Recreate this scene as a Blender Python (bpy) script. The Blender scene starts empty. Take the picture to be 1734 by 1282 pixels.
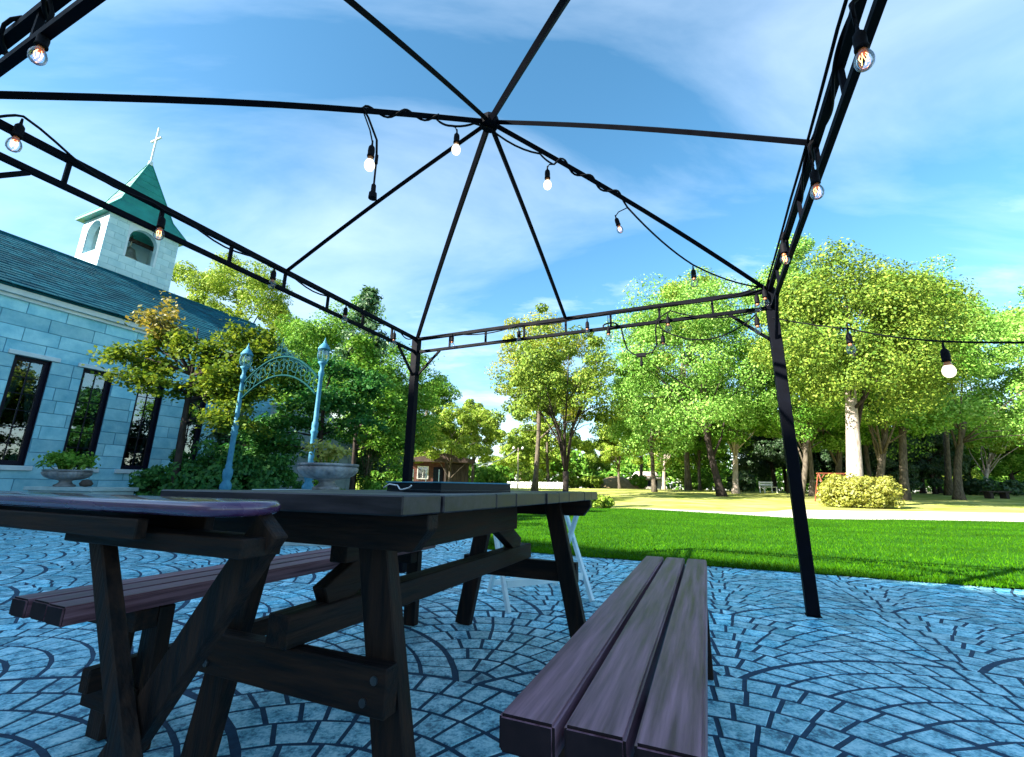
import bpy, bmesh, math, random
import numpy as np
from mathutils import Vector, Matrix

PI = math.pi
R = math.radians
random.seed(7)
rng = np.random.default_rng(7)
sc = bpy.context.scene
col = sc.collection

# ------------------------------------------------------------------ camera
CH = 0.7238                 # camera height
PITCH, ROLL, FPX = 0.24093, 0.014052, 747.85
PHI = 0.40816               # the terrace axes are turned by this angle
cam_d = bpy.data.cameras.new('camera')
cam_d.sensor_fit = 'HORIZONTAL'
cam_d.sensor_width = 36.0
cam_d.lens = 36.0 * FPX / 1734.0
cam_d.clip_start = 0.02
cam_d.clip_end = 2000
cam = bpy.data.objects.new('camera', cam_d)
col.objects.link(cam)
_f = Vector((0, math.cos(PITCH), math.sin(PITCH)))
_u = Vector((0, -math.sin(PITCH), math.cos(PITCH)))
_x = Vector((1, 0, 0))
_r = _x * math.cos(ROLL) + _u * math.sin(ROLL)
_u2 = -_x * math.sin(ROLL) + _u * math.cos(ROLL)
cam.matrix_world = Matrix(((_r.x, _u2.x, -_f.x, 0), (_r.y, _u2.y, -_f.y, 0), (_r.z, _u2.z, -_f.z, CH), (0, 0, 0, 1)))
sc.camera = cam

# ------------------------------------------------------------------ light, sky, exposure
SUN_EL = R(30)
SUN_TRAVEL = Vector((0.88, 0.475, 0)).normalized()          # horizontal travel of the light
sun_dir = Vector((SUN_TRAVEL.x * math.cos(SUN_EL), SUN_TRAVEL.y * math.cos(SUN_EL), -math.sin(SUN_EL)))
sd = bpy.data.lights.new('sun', 'SUN')
sd.energy = 5.0
sd.angle = R(0.5)
sd.color = (1.0, 0.93, 0.80)
so = bpy.data.objects.new('sun', sd)
col.objects.link(so)
so.rotation_euler = sun_dir.to_track_quat('-Z', 'Y').to_euler()
SKY_STRENGTH = 0.076
world = bpy.data.worlds.new('World')
sc.world = world
world.use_nodes = True


def build_world():
    nt = world.node_tree
    N, L = nt.nodes, nt.links
    N.clear()
    out = N.new('ShaderNodeOutputWorld')
    bg = N.new('ShaderNodeBackground')
    bg.inputs['Strength'].default_value = SKY_STRENGTH
    sky = N.new('ShaderNodeTexSky')
    sky.sky_type = 'NISHITA'
    sky.sun_disc = False
    sky.sun_elevation = SUN_EL
    sky.sun_rotation = math.atan2(-SUN_TRAVEL.x, -SUN_TRAVEL.y)
    sky.air_density = 1.0
    sky.dust_density = 0.6
    sky.ozone_density = 2.0
    tc = N.new('ShaderNodeTexCoord')
    sep = N.new('ShaderNodeSeparateXYZ')
    L.new(tc.outputs['Generated'], sep.inputs[0])
    zz = N.new('ShaderNodeMath'); zz.operation = 'MAXIMUM'; zz.inputs[1].default_value = 0.0
    L.new(sep.outputs['Z'], zz.inputs[0])
    za = N.new('ShaderNodeMath'); za.operation = 'ADD'; za.inputs[1].default_value = 0.22
    L.new(zz.outputs[0], za.inputs[0])
    dx = N.new('ShaderNodeMath'); dx.operation = 'DIVIDE'
    dy = N.new('ShaderNodeMath'); dy.operation = 'DIVIDE'
    L.new(sep.outputs['X'], dx.inputs[0]); L.new(za.outputs[0], dx.inputs[1])
    L.new(sep.outputs['Y'], dy.inputs[0]); L.new(za.outputs[0], dy.inputs[1])
    cmb = N.new('ShaderNodeCombineXYZ')
    L.new(dx.outputs[0], cmb.inputs[0]); L.new(dy.outputs[0], cmb.inputs[1])
    mp = N.new('ShaderNodeMapping')
    mp.inputs['Rotation'].default_value = (0, 0, R(25))
    mp.inputs['Scale'].default_value = (0.8, 1.7, 1)
    mp.inputs['Location'].default_value = (3.1, 1.7, 0)
    L.new(cmb.outputs[0], mp.inputs['Vector'])
    n1 = N.new('ShaderNodeTexNoise')
    n1.inputs['Scale'].default_value = 0.9
    n1.inputs['Detail'].default_value = 9
    n1.inputs['Roughness'].default_value = 0.55
    n1.inputs['Distortion'].default_value = 0.6
    L.new(mp.outputs[0], n1.inputs['Vector'])
    r1 = N.new('ShaderNodeValToRGB')
    r1.color_ramp.elements[0].position = 0.44; r1.color_ramp.elements[0].color = (0, 0, 0, 1)
    r1.color_ramp.elements[1].position = 1.0; r1.color_ramp.elements[1].color = (0.8, 0.8, 0.8, 1)
    L.new(n1.outputs['Fac'], r1.inputs[0])
    # small puffy clouds
    n2 = N.new('ShaderNodeTexNoise')
    n2.inputs['Scale'].default_value = 2.4
    n2.inputs['Detail'].default_value = 8
    n2.inputs['Roughness'].default_value = 0.6
    L.new(mp.outputs[0], n2.inputs['Vector'])
    r2 = N.new('ShaderNodeValToRGB')
    r2.color_ramp.elements[0].position = 0.50; r2.color_ramp.elements[0].color = (0, 0, 0, 1)
    r2.color_ramp.elements[1].position = 0.86; r2.color_ramp.elements[1].color = (0.75, 0.75, 0.75, 1)
    hm = N.new('ShaderNodeMapRange')         # low clouds thicken towards the horizon
    hm.inputs['From Min'].default_value = 0.62; hm.inputs['From Max'].default_value = 0.12
    hm.inputs['To Min'].default_value = -0.16; hm.inputs['To Max'].default_value = 0.13
    L.new(sep.outputs['Z'], hm.inputs['Value'])
    ad = N.new('ShaderNodeMath'); ad.operation = 'ADD'
    L.new(n2.outputs['Fac'], ad.inputs[0]); L.new(hm.outputs[0], ad.inputs[1])
    L.new(ad.outputs[0], r2.inputs[0])
    mx = N.new('ShaderNodeMath'); mx.operation = 'MAXIMUM'
    L.new(r1.outputs[0], mx.inputs[0]); L.new(r2.outputs[0], mx.inputs[1])
    mix = N.new('ShaderNodeMix'); mix.data_type = 'RGBA'
    L.new(mx.outputs[0], mix.inputs['Factor'])
    hs = N.new('ShaderNodeHueSaturation')
    hs.inputs['Hue'].default_value = 0.485
    hs.inputs['Saturation'].default_value = 1.22
    hs.inputs['Value'].default_value = 1.0
    L.new(sky.outputs[0], hs.inputs['Color'])
    L.new(hs.outputs[0], mix.inputs['A'])
    mix.inputs['B'].default_value = (4.7, 5.5, 6.4, 1)
    L.new(mix.outputs['Result'], bg.inputs['Color'])
    L.new(bg.outputs[0], out.inputs[0])


build_world()
sc.view_settings.view_transform = 'Standard'
sc.view_settings.look = 'None'
sc.view_settings.exposure = 2.15
sc.view_settings.gamma = 1.0
sc.view_settings.use_curve_mapping = False

# ------------------------------------------------------------------ frames and helpers
E1 = Vector((math.cos(PHI), -math.sin(PHI), 0))
E2 = Vector((math.sin(PHI), math.cos(PHI), 0))


def fr(a, b, z=0.0):
    """terrace coordinates (across, along, up) to the world"""
    return E1 * a + E2 * b + Vector((0, 0, z))


def gz(x, y):
    t = min(max((y - 15) / 27, 0), 1)
    return 0.75 * t * t * (3 - 2 * t)


class MB:
    def __init__(s):
        s.v = []; s.f = []

    def add(s, vs, fs):
        o = len(s.v)
        s.v += [tuple(v) for v in vs]
        s.f += [tuple(i + o for i in f) for f in fs]
        return s

    def box(s, x0, x1, y0, y1, z0, z1):
        vs = [(x, y, z) for z in (z0, z1) for y in (y0, y1) for x in (x0, x1)]
        return s.add(vs, [(0, 2, 3, 1), (4, 5, 7, 6), (0, 1, 5, 4), (2, 6, 7, 3), (0, 4, 6, 2), (1, 3, 7, 5)])

    def bar(s, p, q, w, h, up=(0, 0, 1)):
        """rectangular bar from p to q; w across, h along 'up'"""
        p, q = Vector(p), Vector(q)
        d = (q - p).normalized()
        up = Vector(up)
        x = d.cross(up)
        if x.length < 1e-4: x = d.cross(Vector((0, 1, 0)))
        x.normalize(); y = x.cross(d).normalized()
        vs = []
        for c in (p, q):
            for sx, sy in ((-1, -1), (1, -1), (1, 1), (-1, 1)):
                vs.append(c + x * (sx * w / 2) + y * (sy * h / 2))
        return s.add(vs, [(0, 1, 2, 3), (7, 6, 5, 4), (0, 4, 5, 1), (1, 5, 6, 2), (2, 6, 7, 3), (3, 7, 4, 0)])

    def tube(s, pts, rad, n=6, cap=True):
        pts = [Vector(p) for p in pts]
        if not hasattr(rad, '__len__'): rad = [rad] * len(pts)
        o = len(s.v); ref = None
        for i, p in enumerate(pts):
            d = (pts[min(i + 1, len(pts) - 1)] - pts[max(i - 1, 0)])
            if d.length < 1e-9: d = Vector((0, 0, 1))
            d.normalize()
            if ref is None:
                ref = Vector((0, 0, 1)) if abs(d.z) < 0.9 else Vector((1, 0, 0))
            x = d.cross(ref)
            if x.length < 1e-4: x = d.cross(Vector((0.3, 1, 0.2)))
            x.normalize(); y = x.cross(d).normalized(); ref = y
            for k in range(n):
                a = 2 * PI * k / n
                s.v.append(tuple(p + x * (math.cos(a) * rad[i]) + y * (math.sin(a) * rad[i])))
        for i in range(len(pts) - 1):
            for k in range(n):
                k2 = (k + 1) % n
                s.f.append((o + i * n + k, o + i * n + k2, o + (i + 1) * n + k2, o + (i + 1) * n + k))
        if cap:
            s.f.append(tuple(o + k for k in reversed(range(n))))
            s.f.append(tuple(o + (len(pts) - 1) * n + k for k in range(n)))
        return s

    def lathe(s, prof, n=16, c=(0, 0, 0), wave=None):
        """prof: list of (r, z); wave(i, angle) multiplies the radius"""
        o = len(s.v)
        for i, (r, z) in enumerate(prof):
            for k in range(n):
                a = 2 * PI * k / n
                rr = max(r, 1e-4) * (wave(i, a) if wave else 1)
                s.v.append((c[0] + rr * math.cos(a), c[1] + rr * math.sin(a), c[2] + z))
        for i in range(len(prof) - 1):
            for k in range(n):
                k2 = (k + 1) % n
                s.f.append((o + i * n + k, o + i * n + k2, o + (i + 1) * n + k2, o + (i + 1) * n + k))
        s.f.append(tuple(o + k for k in reversed(range(n))))
        s.f.append(tuple(o + (len(prof) - 1) * n + k for k in range(n)))
        return s

    def prism(s, poly, axis, c0, c1):
        """extrude polygon (list of 2d) along an axis ('x','y','z')"""
        def m(p, c):
            return {'x': (c, p[0], p[1]), 'y': (p[0], c, p[1]), 'z': (p[0], p[1], c)}[axis]
        n = len(poly)
        vs = [m(p, c0) for p in poly] + [m(p, c1) for p in poly]
        fs = [tuple(range(n))[::-1], tuple(range(n, 2 * n))]
        for k in range(n):
            k2 = (k + 1) % n
            fs.append((k, k2, n + k2, n + k))
        return s.add(vs, fs)

    def mesh(s, name, m=None, bevel=0.0, smooth=False, seg=1):
        me = bpy.data.meshes.new(name)
        me.from_pydata(s.v, [], s.f)
        bm = bmesh.new(); bm.from_mesh(me)
        bmesh.ops.recalc_face_normals(bm, faces=bm.faces)
        if bevel:
            bmesh.ops.bevel(bm, geom=list(bm.edges), offset=bevel, segments=seg, affect='EDGES', clamp_overlap=True)
        if smooth:
            for f in bm.faces: f.smooth = True
        bm.to_mesh(me); bm.free()
        if m: me.materials.append(m)
        return me

    def build(s, name, m=None, parent=None, bevel=0.0, smooth=False, seg=1):
        o = bpy.data.objects.new(name, s.mesh(name, m, bevel, smooth, seg))
        col.objects.link(o)
        if parent: o.parent = parent
        return o


def link(name, me, parent=None, loc=None):
    o = bpy.data.objects.new(name, me)
    col.objects.link(o)
    if parent: o.parent = parent
    if loc is not None: o.location = loc
    return o


def tag(o, label, cat, group=None):
    o['label'] = label; o['category'] = cat
    if group: o['group'] = group
    return o


def thing(name, label, cat, loc=(0, 0, 0), rz=0.0, group=None):
    o = bpy.data.objects.new(name, None)
    o.empty_display_size = 0.1
    col.objects.link(o)
    o.location = loc; o.rotation_euler = (0, 0, rz)
    return tag(o, label, cat, group)


def struct(o, kind='structure'):
    o['kind'] = kind
    return o


def copy_tree(o, parent=None):
    c = o.copy(); col.objects.link(c)
    if parent: c.parent = parent
    for ch in list(o.children): copy_tree(ch, c)
    return c


# ------------------------------------------------------------------ materials
def new_mat(name):
    m = bpy.data.materials.new(name)
    m.use_nodes = True
    nt = m.node_tree
    return m, nt, nt.nodes, nt.links, nt.nodes['Principled BSDF']


def pmat(name, c1, c2=None, scale=8.0, stretch=(1, 1, 1), rough=0.6, rough2=None, bump=0.0, bscale=None, metal=0.0,
         spec=0.5, coat=0.0, island=0.0, objrnd=0.0, coord='Object', detail=5, lo=0.35, hi=0.68):
    m, nt, N, L, b = new_mat(name)
    b.inputs['Metallic'].default_value = metal
    b.inputs['Specular IOR Level'].default_value = spec
    b.inputs['Roughness'].default_value = rough
    b.inputs['Coat Weight'].default_value = coat
    c2 = c2 or c1
    if coord == 'Position':
        g = N.new('ShaderNodeNewGeometry'); src = g.outputs['Position']
    else:
        t = N.new('ShaderNodeTexCoord'); src = t.outputs['Object']
    mp = N.new('ShaderNodeMapping'); mp.inputs['Scale'].default_value = stretch
    L.new(src, mp.inputs['Vector'])
    if objrnd:
        oi0 = N.new('ShaderNodeObjectInfo')
        mm = N.new('ShaderNodeMath'); mm.operation = 'MULTIPLY'; mm.inputs[1].default_value = 37.0
        L.new(oi0.outputs['Random'], mm.inputs[0])
        L.new(mm.outputs[0], mp.inputs['Location'])
    n = N.new('ShaderNodeTexNoise')
    n.inputs['Scale'].default_value = scale; n.inputs['Detail'].default_value = detail
    n.inputs['Roughness'].default_value = 0.62
    L.new(mp.outputs[0], n.inputs['Vector'])
    rp = N.new('ShaderNodeValToRGB')
    rp.color_ramp.elements[0].position = lo; rp.color_ramp.elements[0].color = (*c1, 1)
    rp.color_ramp.elements[1].position = hi; rp.color_ramp.elements[1].color = (*c2, 1)
    L.new(n.outputs['Fac'], rp.inputs[0])
    colout = rp.outputs[0]
    if island or objrnd:
        if island:
            g2 = N.new('ShaderNodeNewGeometry'); rnd = g2.outputs['Random Per Island']; amt = island
        else:
            oi = N.new('ShaderNodeObjectInfo'); rnd = oi.outputs['Random']; amt = objrnd
        mr = N.new('ShaderNodeMapRange')
        mr.inputs['To Min'].default_value = 1 - amt; mr.inputs['To Max'].default_value = 1 + amt
        L.new(rnd, mr.inputs['Value'])
        hsv = N.new('ShaderNodeHueSaturation')
        L.new(mr.outputs[0], hsv.inputs['Value']); L.new(colout, hsv.inputs['Color'])
        colout = hsv.outputs[0]
    L.new(colout, b.inputs['Base Color'])
    if rough2 is not None:
        mr2 = N.new('ShaderNodeMapRange')
        mr2.inputs['From Min'].default_value = 0.3; mr2.inputs['From Max'].default_value = 0.7
        mr2.inputs['To Min'].default_value = rough; mr2.inputs['To Max'].default_value = rough2
        L.new(n.outputs['Fac'], mr2.inputs['Value']); L.new(mr2.outputs[0], b.inputs['Roughness'])
    if bump:
        n2 = N.new('ShaderNodeTexNoise')
        n2.inputs['Scale'].default_value = bscale or scale * 3; n2.inputs['Detail'].default_value = 4
        L.new(mp.outputs[0], n2.inputs['Vector'])
        bp = N.new('ShaderNodeBump'); bp.inputs['Strength'].default_value = bump; bp.inputs['Distance'].default_value = 0.01
        L.new(n2.outputs['Fac'], bp.inputs['Height']); L.new(bp.outputs[0], b.inputs['Normal'])
    return m


def leafmat(name, ca, cb, cc, trans=0.4, gloss=0.06, patch=0.0):
    m, nt, N, L, b = new_mat(name)
    N.remove(b)
    out = N['Material Output']
    g = N.new('ShaderNodeNewGeometry')
    rp = N.new('ShaderNodeValToRGB')
    e = rp.color_ramp.elements
    e[0].position = 0.0; e[0].color = (*ca, 1)
    e[1].position = 1.0; e[1].color = (*cc, 1)
    k = e.new(0.5); k.color = (*cb, 1)
    L.new(g.outputs['Random Per Island'], rp.inputs[0])
    if patch:                   # slow change of tone over the ground
        pn = N.new('ShaderNodeTexNoise'); pn.inputs['Scale'].default_value = 0.9; pn.inputs['Detail'].default_value = 6
        pm = N.new('ShaderNodeMapping'); pm.inputs['Scale'].default_value = (0.6, 1.6, 1)
        L.new(g.outputs['Position'], pm.inputs['Vector']); L.new(pm.outputs[0], pn.inputs['Vector'])
        pr = N.new('ShaderNodeMapRange'); pr.inputs['From Min'].default_value = 0.3; pr.inputs['From Max'].default_value = 0.7
        pr.inputs['To Min'].default_value = 1 - patch; pr.inputs['To Max'].default_value = 1 + patch
        L.new(pn.outputs['Fac'], pr.inputs['Value'])
        ph = N.new('ShaderNodeHueSaturation')
        L.new(pr.outputs[0], ph.inputs['Value']); L.new(rp.outputs[0], ph.inputs['Color']); rp = ph
    d = N.new('ShaderNodeBsdfDiffuse'); t = N.new('ShaderNodeBsdfTranslucent')
    L.new(rp.outputs[0], d.inputs['Color'])
    hs = N.new('ShaderNodeHueSaturation'); hs.inputs['Hue'].default_value = 0.485; hs.inputs['Value'].default_value = 1.25
    L.new(rp.outputs[0], hs.inputs['Color']); L.new(hs.outputs[0], t.inputs['Color'])
    mx = N.new('ShaderNodeMixShader'); mx.inputs[0].default_value = trans
    L.new(d.outputs[0], mx.inputs[1]); L.new(t.outputs[0], mx.inputs[2])
    gl = N.new('ShaderNodeBsdfGlossy'); gl.inputs['Roughness'].default_value = 0.6
    mx2 = N.new('ShaderNodeMixShader'); mx2.inputs[0].default_value = gloss
    L.new(mx.outputs[0], mx2.inputs[1]); L.new(gl.outputs[0], mx2.inputs[2])
    L.new(mx2.outputs[0], out.inputs['Surface'])
    return m


def emat(name, colr, strength):
    m, nt, N, L, b = new_mat(name)
    b.inputs['Base Color'].default_value = (*colr, 1)
    b.inputs['Emission Color'].default_value = (*colr, 1)
    b.inputs['Emission Strength'].default_value = strength
    b.inputs['Roughness'].default_value = 0.4
    return m


def glassmat(name, tint, refl=0.12, rough=0.02):
    m, nt, N, L, b = new_mat(name)
    N.remove(b)
    out = N['Material Output']
    tr = N.new('ShaderNodeBsdfTransparent'); tr.inputs['Color'].default_value = (*tint, 1)
    gl = N.new('ShaderNodeBsdfGlossy'); gl.inputs['Roughness'].default_value = rough
    lw = N.new('ShaderNodeLayerWeight'); lw.inputs['Blend'].default_value = 0.25
    mr = N.new('ShaderNodeMapRange'); mr.inputs['To Min'].default_value = refl; mr.inputs['To Max'].default_value = 0.9
    L.new(lw.outputs['Fresnel'], mr.inputs['Value'])
    mx = N.new('ShaderNodeMixShader')
    L.new(mr.outputs[0], mx.inputs[0]); L.new(tr.outputs[0], mx.inputs[1]); L.new(gl.outputs[0], mx.inputs[2])
    L.new(mx.outputs[0], out.inputs['Surface'])
    return m


M = {}
def cobblemat():
    m, nt, N, L, b = new_mat('cobble stone')
    g = N.new('ShaderNodeNewGeometry')
    def noise(scale, detail, rough):
        n = N.new('ShaderNodeTexNoise'); n.inputs['Scale'].default_value = scale
        n.inputs['Detail'].default_value = detail; n.inputs['Roughness'].default_value = rough
        L.new(g.outputs['Position'], n.inputs['Vector']); return n
    n1, n2, n3 = noise(15, 5, 0.65), noise(75, 5, 0.7), noise(1.1, 4, 0.6)
    a = N.new('ShaderNodeMath'); a.operation = 'MULTIPLY_ADD'; a.inputs[1].default_value = 0.55
    L.new(n1.outputs['Fac'], a.inputs[0])
    h = N.new('ShaderNodeMath'); h.operation = 'MULTIPLY'; h.inputs[1].default_value = 0.45
    L.new(n2.outputs['Fac'], h.inputs[0]); L.new(h.outputs[0], a.inputs[2])
    rp = N.new('ShaderNodeValToRGB')
    e = rp.color_ramp.elements
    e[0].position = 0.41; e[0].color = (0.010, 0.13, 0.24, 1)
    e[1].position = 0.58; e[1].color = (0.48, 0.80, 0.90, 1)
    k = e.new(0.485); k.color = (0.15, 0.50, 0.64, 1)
    L.new(a.outputs[0], rp.inputs[0])
    mr = N.new('ShaderNodeMapRange'); mr.inputs['To Min'].default_value = 0.74; mr.inputs['To Max'].default_value = 1.32
    L.new(g.outputs['Random Per Island'], mr.inputs['Value'])
    mr3 = N.new('ShaderNodeMapRange'); mr3.inputs['From Min'].default_value = 0.3; mr3.inputs['From Max'].default_value = 0.7
    mr3.inputs['To Min'].default_value = 0.82; mr3.inputs['To Max'].default_value = 1.14
    L.new(n3.outputs['Fac'], mr3.inputs['Value'])
    mm = N.new('ShaderNodeMath'); mm.operation = 'MULTIPLY'
    L.new(mr.outputs[0], mm.inputs[0]); L.new(mr3.outputs[0], mm.inputs[1])
    hsv = N.new('ShaderNodeHueSaturation')
    wn = N.new('ShaderNodeTexWhiteNoise'); wn.noise_dimensions = '1D'      # some setts greyer than others
    L.new(g.outputs['Random Per Island'], wn.inputs['W'])
    ms = N.new('ShaderNodeMapRange'); ms.inputs['To Min'].default_value = 0.86; ms.inputs['To Max'].default_value = 1.12
    L.new(wn.outputs['Value'], ms.inputs['Value']); L.new(ms.outputs[0], hsv.inputs['Saturation'])
    L.new(mm.outputs[0], hsv.inputs['Value']); L.new(rp.outputs[0], hsv.inputs['Color'])
    L.new(hsv.outputs[0], b.inputs['Base Color'])
    rr = N.new('ShaderNodeMapRange'); rr.inputs['To Min'].default_value = 0.30; rr.inputs['To Max'].default_value = 0.62
    L.new(n1.outputs['Fac'], rr.inputs['Value']); L.new(rr.outputs[0], b.inputs['Roughness'])
    bp = N.new('ShaderNodeBump'); bp.inputs['Strength'].default_value = 0.45; bp.inputs['Distance'].default_value = 0.008
    L.new(a.outputs[0], bp.inputs['Height']); L.new(bp.outputs[0], b.inputs['Normal'])
    return m


M['cobble'] = cobblemat()
M['joint'] = pmat('joint mortar', (0.006, 0.03, 0.07), (0.015, 0.06, 0.12), scale=30, rough=0.85, coord='Position')
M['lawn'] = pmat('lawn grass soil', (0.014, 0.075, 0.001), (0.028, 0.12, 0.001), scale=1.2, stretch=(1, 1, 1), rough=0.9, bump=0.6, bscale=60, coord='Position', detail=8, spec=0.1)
M['blade'] = leafmat('grass blade', (0.022, 0.105, 0.0008), (0.036, 0.14, 0.001), (0.065, 0.18, 0.002), 0.30, 0.004, 0.5)
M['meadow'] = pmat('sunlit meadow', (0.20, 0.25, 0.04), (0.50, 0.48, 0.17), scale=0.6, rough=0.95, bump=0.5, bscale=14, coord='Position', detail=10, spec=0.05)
M['ground'] = pmat('ground', (0.05, 0.08, 0.02), (0.09, 0.11, 0.04), scale=0.5, rough=0.95, coord='Position', detail=8, spec=0.05)
M['path'] = pmat('pale gravel path', (0.42, 0.39, 0.33), (0.58, 0.54, 0.47), scale=14, rough=0.9, bump=0.4, coord='Position', spec=0.1)
M['soil'] = pmat('bed soil', (0.02, 0.035, 0.012), (0.05, 0.06, 0.025), scale=6, rough=0.95, bump=0.6, coord='Position', spec=0.05)
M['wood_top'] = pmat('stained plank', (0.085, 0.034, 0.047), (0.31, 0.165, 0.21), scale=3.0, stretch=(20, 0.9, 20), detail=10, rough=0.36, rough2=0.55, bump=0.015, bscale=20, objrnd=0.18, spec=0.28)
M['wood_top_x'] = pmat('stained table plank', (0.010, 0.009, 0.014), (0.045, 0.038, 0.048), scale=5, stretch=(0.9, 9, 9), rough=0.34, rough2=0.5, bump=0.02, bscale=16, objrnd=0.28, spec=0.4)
M['wood_dark'] = pmat('dark stained timber', (0.006, 0.004, 0.004), (0.034, 0.018, 0.012), scale=6, stretch=(3, 3, 3), rough=0.6, rough2=0.8, bump=0.15, bscale=30, objrnd=0.15, spec=0.15)
for _n, _s in (('wood_leg', (11, 11, 0.9)), ('wood_x', (0.9, 11, 11)), ('wood_y', (11, 0.9, 11))):
    M[_n] = pmat('dark timber ' + _n[-1], (0.003, 0.003, 0.004), (0.034, 0.018, 0.012), scale=4, stretch=_s, rough=0.5, rough2=0.8, bump=0.25, bscale=14, objrnd=0.25, spec=0.2, lo=0.38, hi=0.72)
M['wood_purple'] = pmat('varnished table edge', (0.060, 0.022, 0.075), (0.11, 0.045, 0.11), scale=5, stretch=(1, 6, 6), rough=0.18, rough2=0.32, coat=0.5, spec=0.6)
M['black_metal'] = pmat('black painted steel', (0.0008, 0.0012, 0.0035), (0.002, 0.003, 0.007), scale=12, rough=0.6, rough2=0.75, spec=0.08)
M['black_rubber'] = pmat('black rubber', (0.002, 0.002, 0.004), (0.004, 0.004, 0.007), scale=20, rough=0.7, spec=0.12)
M['black_gloss'] = pmat('black enamel', (0.002, 0.005, 0.010), (0.005, 0.010, 0.016), scale=8, rough=0.5, spec=0.2)
M['white_paint'] = pmat('white painted wood', (0.55, 0.72, 0.76), (0.70, 0.84, 0.86), scale=9, rough=0.5)
M['bolt'] = pmat('bolt head', (0.05, 0.055, 0.065), (0.10, 0.11, 0.12), metal=0.7, rough=0.45)
M['end_shade'] = pmat('plank end shade', (0.010, 0.005, 0.008), (0.022, 0.012, 0.016), scale=14, rough=0.6, spec=0.2)  # shade of the bench plank ends, put into their colour
M['white'] = pmat('white paint', (0.72, 0.72, 0.70), (0.8, 0.8, 0.78), scale=5, rough=0.6)
M['stone'] = pmat('chapel stone', (0.15, 0.45, 0.61), (0.36, 0.69, 0.81), scale=2.6, rough=0.8, bump=0.35, bscale=24, objrnd=0.17, detail=8)
M['tower_stone'] = pmat('tower stone', (0.36, 0.56, 0.64), (0.52, 0.70, 0.76), scale=3.2, rough=0.8, bump=0.2, bscale=24, objrnd=0.07, detail=8)
M['mortar'] = pmat('chapel mortar', (0.06, 0.22, 0.36), (0.10, 0.30, 0.44), scale=8, rough=0.9)
M['trim'] = pmat('pale stone trim', (0.48, 0.60, 0.68), (0.62, 0.72, 0.78), scale=4, rough=0.7, bump=0.1)
M['slate'] = pmat('slate roof', (0.002, 0.05, 0.08), (0.010, 0.11, 0.15), scale=5, stretch=(1, 0.6, 1), rough=0.7, rough2=0.9, spec=0.1, bump=0.3, island=0.25, detail=8)
M['copper'] = pmat('green spire sheet', (0.004, 0.16, 0.13), (0.012, 0.25, 0.20), scale=3, rough=0.45, bump=0.05, detail=7)
M['frame_dark'] = pmat('dark window frame', (0.003, 0.003, 0.012), (0.006, 0.006, 0.02), scale=7, rough=0.5, spec=0.2)
M['pane'] = glassmat('window glass', (0.50, 0.62, 0.62), 0.16)
M['interior'] = pmat('dark interior', (0.01, 0.014, 0.012), (0.02, 0.026, 0.02), rough=0.9)
M['curtain'] = pmat('pale curtain', (0.18, 0.26, 0.26), (0.30, 0.40, 0.40), scale=12, stretch=(1, 6, 0.2), rough=0.8)
M['bronze'] = pmat('bronze bell', (0.20, 0.22, 0.20), (0.32, 0.34, 0.30), scale=9, rough=0.4, metal=0.8)
M['iron_blue'] = pmat('blue painted iron', (0.028, 0.15, 0.25), (0.065, 0.24, 0.36), scale=12, rough=0.55, rough2=0.75, bump=0.1, spec=0.25)
M['iron_green'] = pmat('green painted iron', (0.002, 0.04, 0.046), (0.007, 0.068, 0.072), scale=12, rough=0.75, spec=0.08)
M['lamp_glass'] = glassmat('lantern glass', (0.75, 0.95, 0.9), 0.2, 0.1)
M['urn'] = pmat('weathered urn stone', (0.10, 0.10, 0.11), (0.30, 0.31, 0.33), scale=7, rough=0.6, bump=0.3, bscale=40, detail=8)
M['plinth'] = pmat('plinth stone', (0.26, 0.36, 0.38), (0.42, 0.52, 0.53), scale=5, rough=0.7, bump=0.2, detail=8)
M['bark'] = pmat('grey bark', (0.05, 0.042, 0.034), (0.16, 0.135, 0.105), scale=5, stretch=(3, 3, 0.7), rough=0.95, bump=0.8, bscale=9, coord='Position', spec=0.1)
M['bark_dark'] = pmat('dark bark', (0.022, 0.018, 0.018), (0.06, 0.048, 0.042), scale=6, stretch=(3, 3, 0.7), rough=0.95, bump=0.8, bscale=9, coord='Position', spec=0.1)
M['bark_pale'] = pmat('pale bark', (0.22, 0.18, 0.15), (0.50, 0.43, 0.38), scale=4, stretch=(3, 3, 0.7), rough=0.95, bump=0.7, bscale=9, coord='Position', spec=0.1)
M['rust'] = pmat('rusty red steel', (0.15, 0.035, 0.015), (0.26, 0.07, 0.03), scale=8, rough=0.7)
M['brick'] = pmat('red brick wall', (0.08, 0.028, 0.02), (0.15, 0.06, 0.045), scale=5, rough=0.85)
M['brownwood'] = pmat('brown board', (0.03, 0.022, 0.02), (0.075, 0.058, 0.05), scale=4, stretch=(4, 4, 0.5), rough=0.8)
M['roof_brown'] = pmat('brown roof', (0.06, 0.04, 0.035), (0.12, 0.08, 0.07), scale=4, rough=0.8)
M['plaster'] = pmat('pale plaster', (0.50, 0.46, 0.42), (0.62, 0.58, 0.54), scale=3, rough=0.85)
M['mound'] = pmat('brown bank', (0.16, 0.11, 0.05), (0.28, 0.21, 0.11), scale=2, rough=0.95, coord='Position')
M['led'] = emat('lit white bulb', (1.0, 0.84, 0.60), 0.50)
M['fil'] = emat('glowing filament', (1.0, 0.42, 0.16), 1.6)
M['filw'] = emat('bright filament', (1.0, 0.7, 0.5), 2.0)
M['amber'] = pmat('amber cap', (0.45, 0.14, 0.04), (0.55, 0.2, 0.07), rough=0.3)
M['bulb_glass'] = glassmat('bulb glass', (0.93, 0.97, 1.0), 0.06)
M['led_warm'] = emat('lamp in window', (1.0, 0.8, 0.25), 1.5)
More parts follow.
